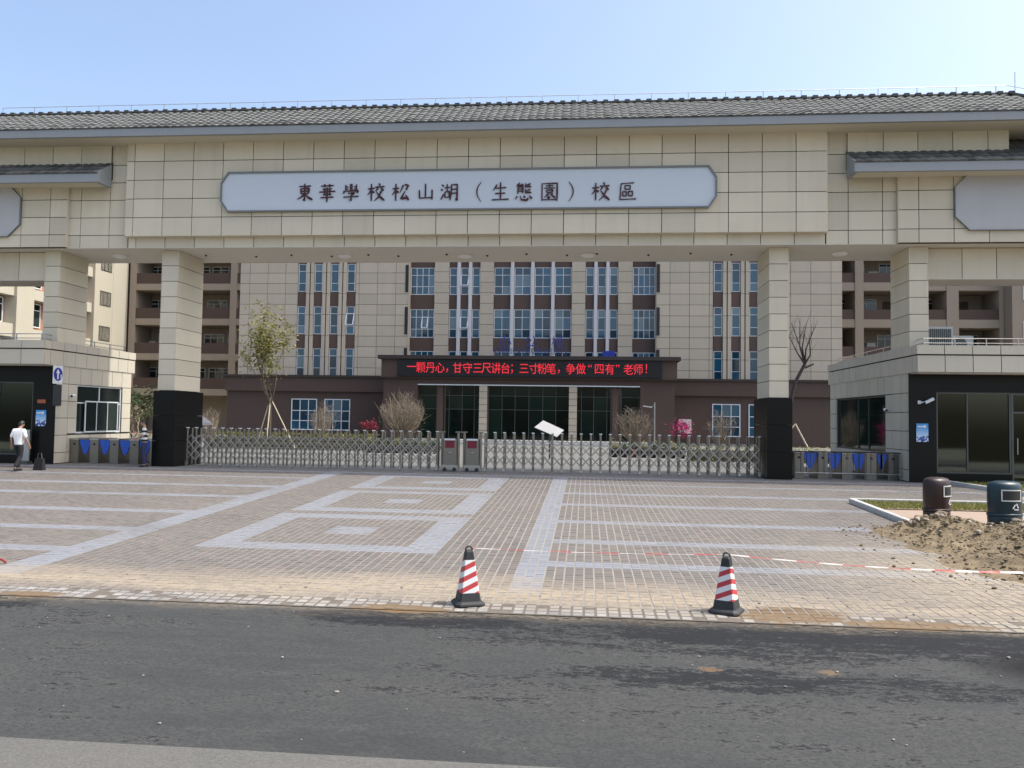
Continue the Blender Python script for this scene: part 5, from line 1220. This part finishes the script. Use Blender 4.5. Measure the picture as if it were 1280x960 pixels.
stand = dict(pelvis=(0, 0, .93), waist=(0, 0, 1.07), chest=(0, -.01, 1.28), neck=(0, -.01, 1.46), headb=(0, -.03, 1.54), headt=(0, -.04, 1.66),
             shL=(.19, 0, 1.38), elL=(.235, .03, 1.10), wrL=(.25, -.05, .86), shR=(-.19, 0, 1.38), elR=(-.235, .03, 1.10), wrR=(-.25, -.03, .86),
             hpL=(.09, 0, .88), knL=(.095, -.02, .49), anL=(.10, .03, .09), hpR=(-.09, 0, .88), knR=(-.095, -.02, .49), anR=(-.10, .03, .09))
walk = dict(stand); walk.update(headb=(.0, -.07, 1.53), headt=(0, -.13, 1.63), neck=(0, -.03, 1.46), knL=(.085, -.16, .50), anL=(.085, -.10, .10), knR=(-.08, .0, .49), anR=(-.08, .22, .13), elL=(.26, .05, 1.11), wrL=(.30, -.04, .88), elR=(-.25, -.02, 1.10), wrR=(-.25, -.16, .90))
pm_ = pG(22, 589); person(pm_.x, pm_.y, R_(176), 'man in white short sleeved shirt and black trousers walking towards the gatehouse', 'shirt_white', 'cloth_black', walk)
hold = dict(stand); hold.update(elL=(.25, -.03, 1.12), wrL=(.12, -.24, 1.22), elR=(-.24, -.02, 1.11), wrR=(-.16, -.24, 1.05), headt=(.0, -.07, 1.65), anR=(-.11, .10, .10))
pw2 = pG(182, 583); pw2 = Vector((pw2.x, 28.05, 0)); person(pw2.x, pw2.y, R_(-62), 'person in black and white striped top standing beside the black column base', 'stripe_shirt', 'cloth_navy', hold)
sit = dict(stand); sit.update(pelvis=(0, .1, .50), waist=(0, .1, .64), chest=(0, .04, .86), neck=(0, .0, 1.04), headb=(0, -.03, 1.12), headt=(0, -.06, 1.24), shL=(.19, .03, .96), shR=(-.19, .03, .96), elL=(.24, -.06, .72), elR=(-.24, -.06, .72), wrL=(.16, -.28, .78), wrR=(-.16, -.28, .78), hpL=(.09, .05, .48), hpR=(-.09, .05, .48), knL=(.1, -.36, .47), knR=(-.1, -.36, .47), anL=(.1, -.34, .09), anR=(-.1, -.34, .09))
sp = person(-21.75, 29.6, R_(60), 'guard in a light blue shirt sitting behind the gatehouse glazing', 'shirt_blue', 'cloth_navy', sit)
ch_ = empty('office_chair', (-21.75, 29.75, .03), 'dark office chair inside the beige gatehouse', 'chair'); MB().box(-22.0, -21.5, 29.5, 30.0, .36, .42).build('seat', 'black', ch_); MB().box(-22.0, -21.5, 30.0, 30.05, .45, 1.0).build('backrest', 'black', ch_); MB().tube([(-21.75, 29.75, .06), (-21.75, 29.75, .36)], .03, 8).build('stem', 'grey_frame', ch_); MB().lathe([(.26, .03), (.26, .06), (.03, .08)], (-21.75, 29.75, 0), 10).build('foot', 'grey_frame', ch_)
bg_ = empty('shopping_bag', (pm_.x+.42, pm_.y+.45, gz(pm_.y)), 'dark bag standing on the ground beside the walking man', 'bag'); bx_, by_ = pm_.x+.42, pm_.y+.5; z_ = gz(by_)
MB().add([(bx_-.17, by_-.1, z_), (bx_+.17, by_-.1, z_), (bx_+.17, by_+.1, z_), (bx_-.17, by_+.1, z_), (bx_-.14, by_-.05, z_+.4), (bx_+.14, by_-.05, z_+.4), (bx_+.14, by_+.05, z_+.4), (bx_-.14, by_+.05, z_+.4)], [(0, 3, 2, 1), (4, 5, 6, 7), (0, 1, 5, 4), (1, 2, 6, 5), (2, 3, 7, 6), (3, 0, 4, 7)]).build('bag_body', 'cloth_black', bg_)
MB().tube([(bx_-.08, by_, z_+.39), (bx_-.06, by_, z_+.58), (bx_+.06, by_, z_+.58), (bx_+.08, by_, z_+.39)], .01, 5).build('bag_handle', 'steel_dull', bg_)
bd = empty('notice_stand', (-20.05+.0, 28.1, 0), 'tall grey notice panel standing before the black granite front', 'notice board') if False else None
gp = empty('glass_panel', (-20.85, 28.15, gz(28.15)), 'pale grey upright panel leaning by the gatehouse glazing', 'panel'); MB().box(-21.0, -20.65, 28.12, 28.17, gz(28.1)+.12, 1.28).build('board', 'alu', gp); MB().box(-21.02, -20.63, 28.0, 28.3, gz(28.1)+.0, gz(28.1)+.11).build('foot', 'grey_frame', gp)
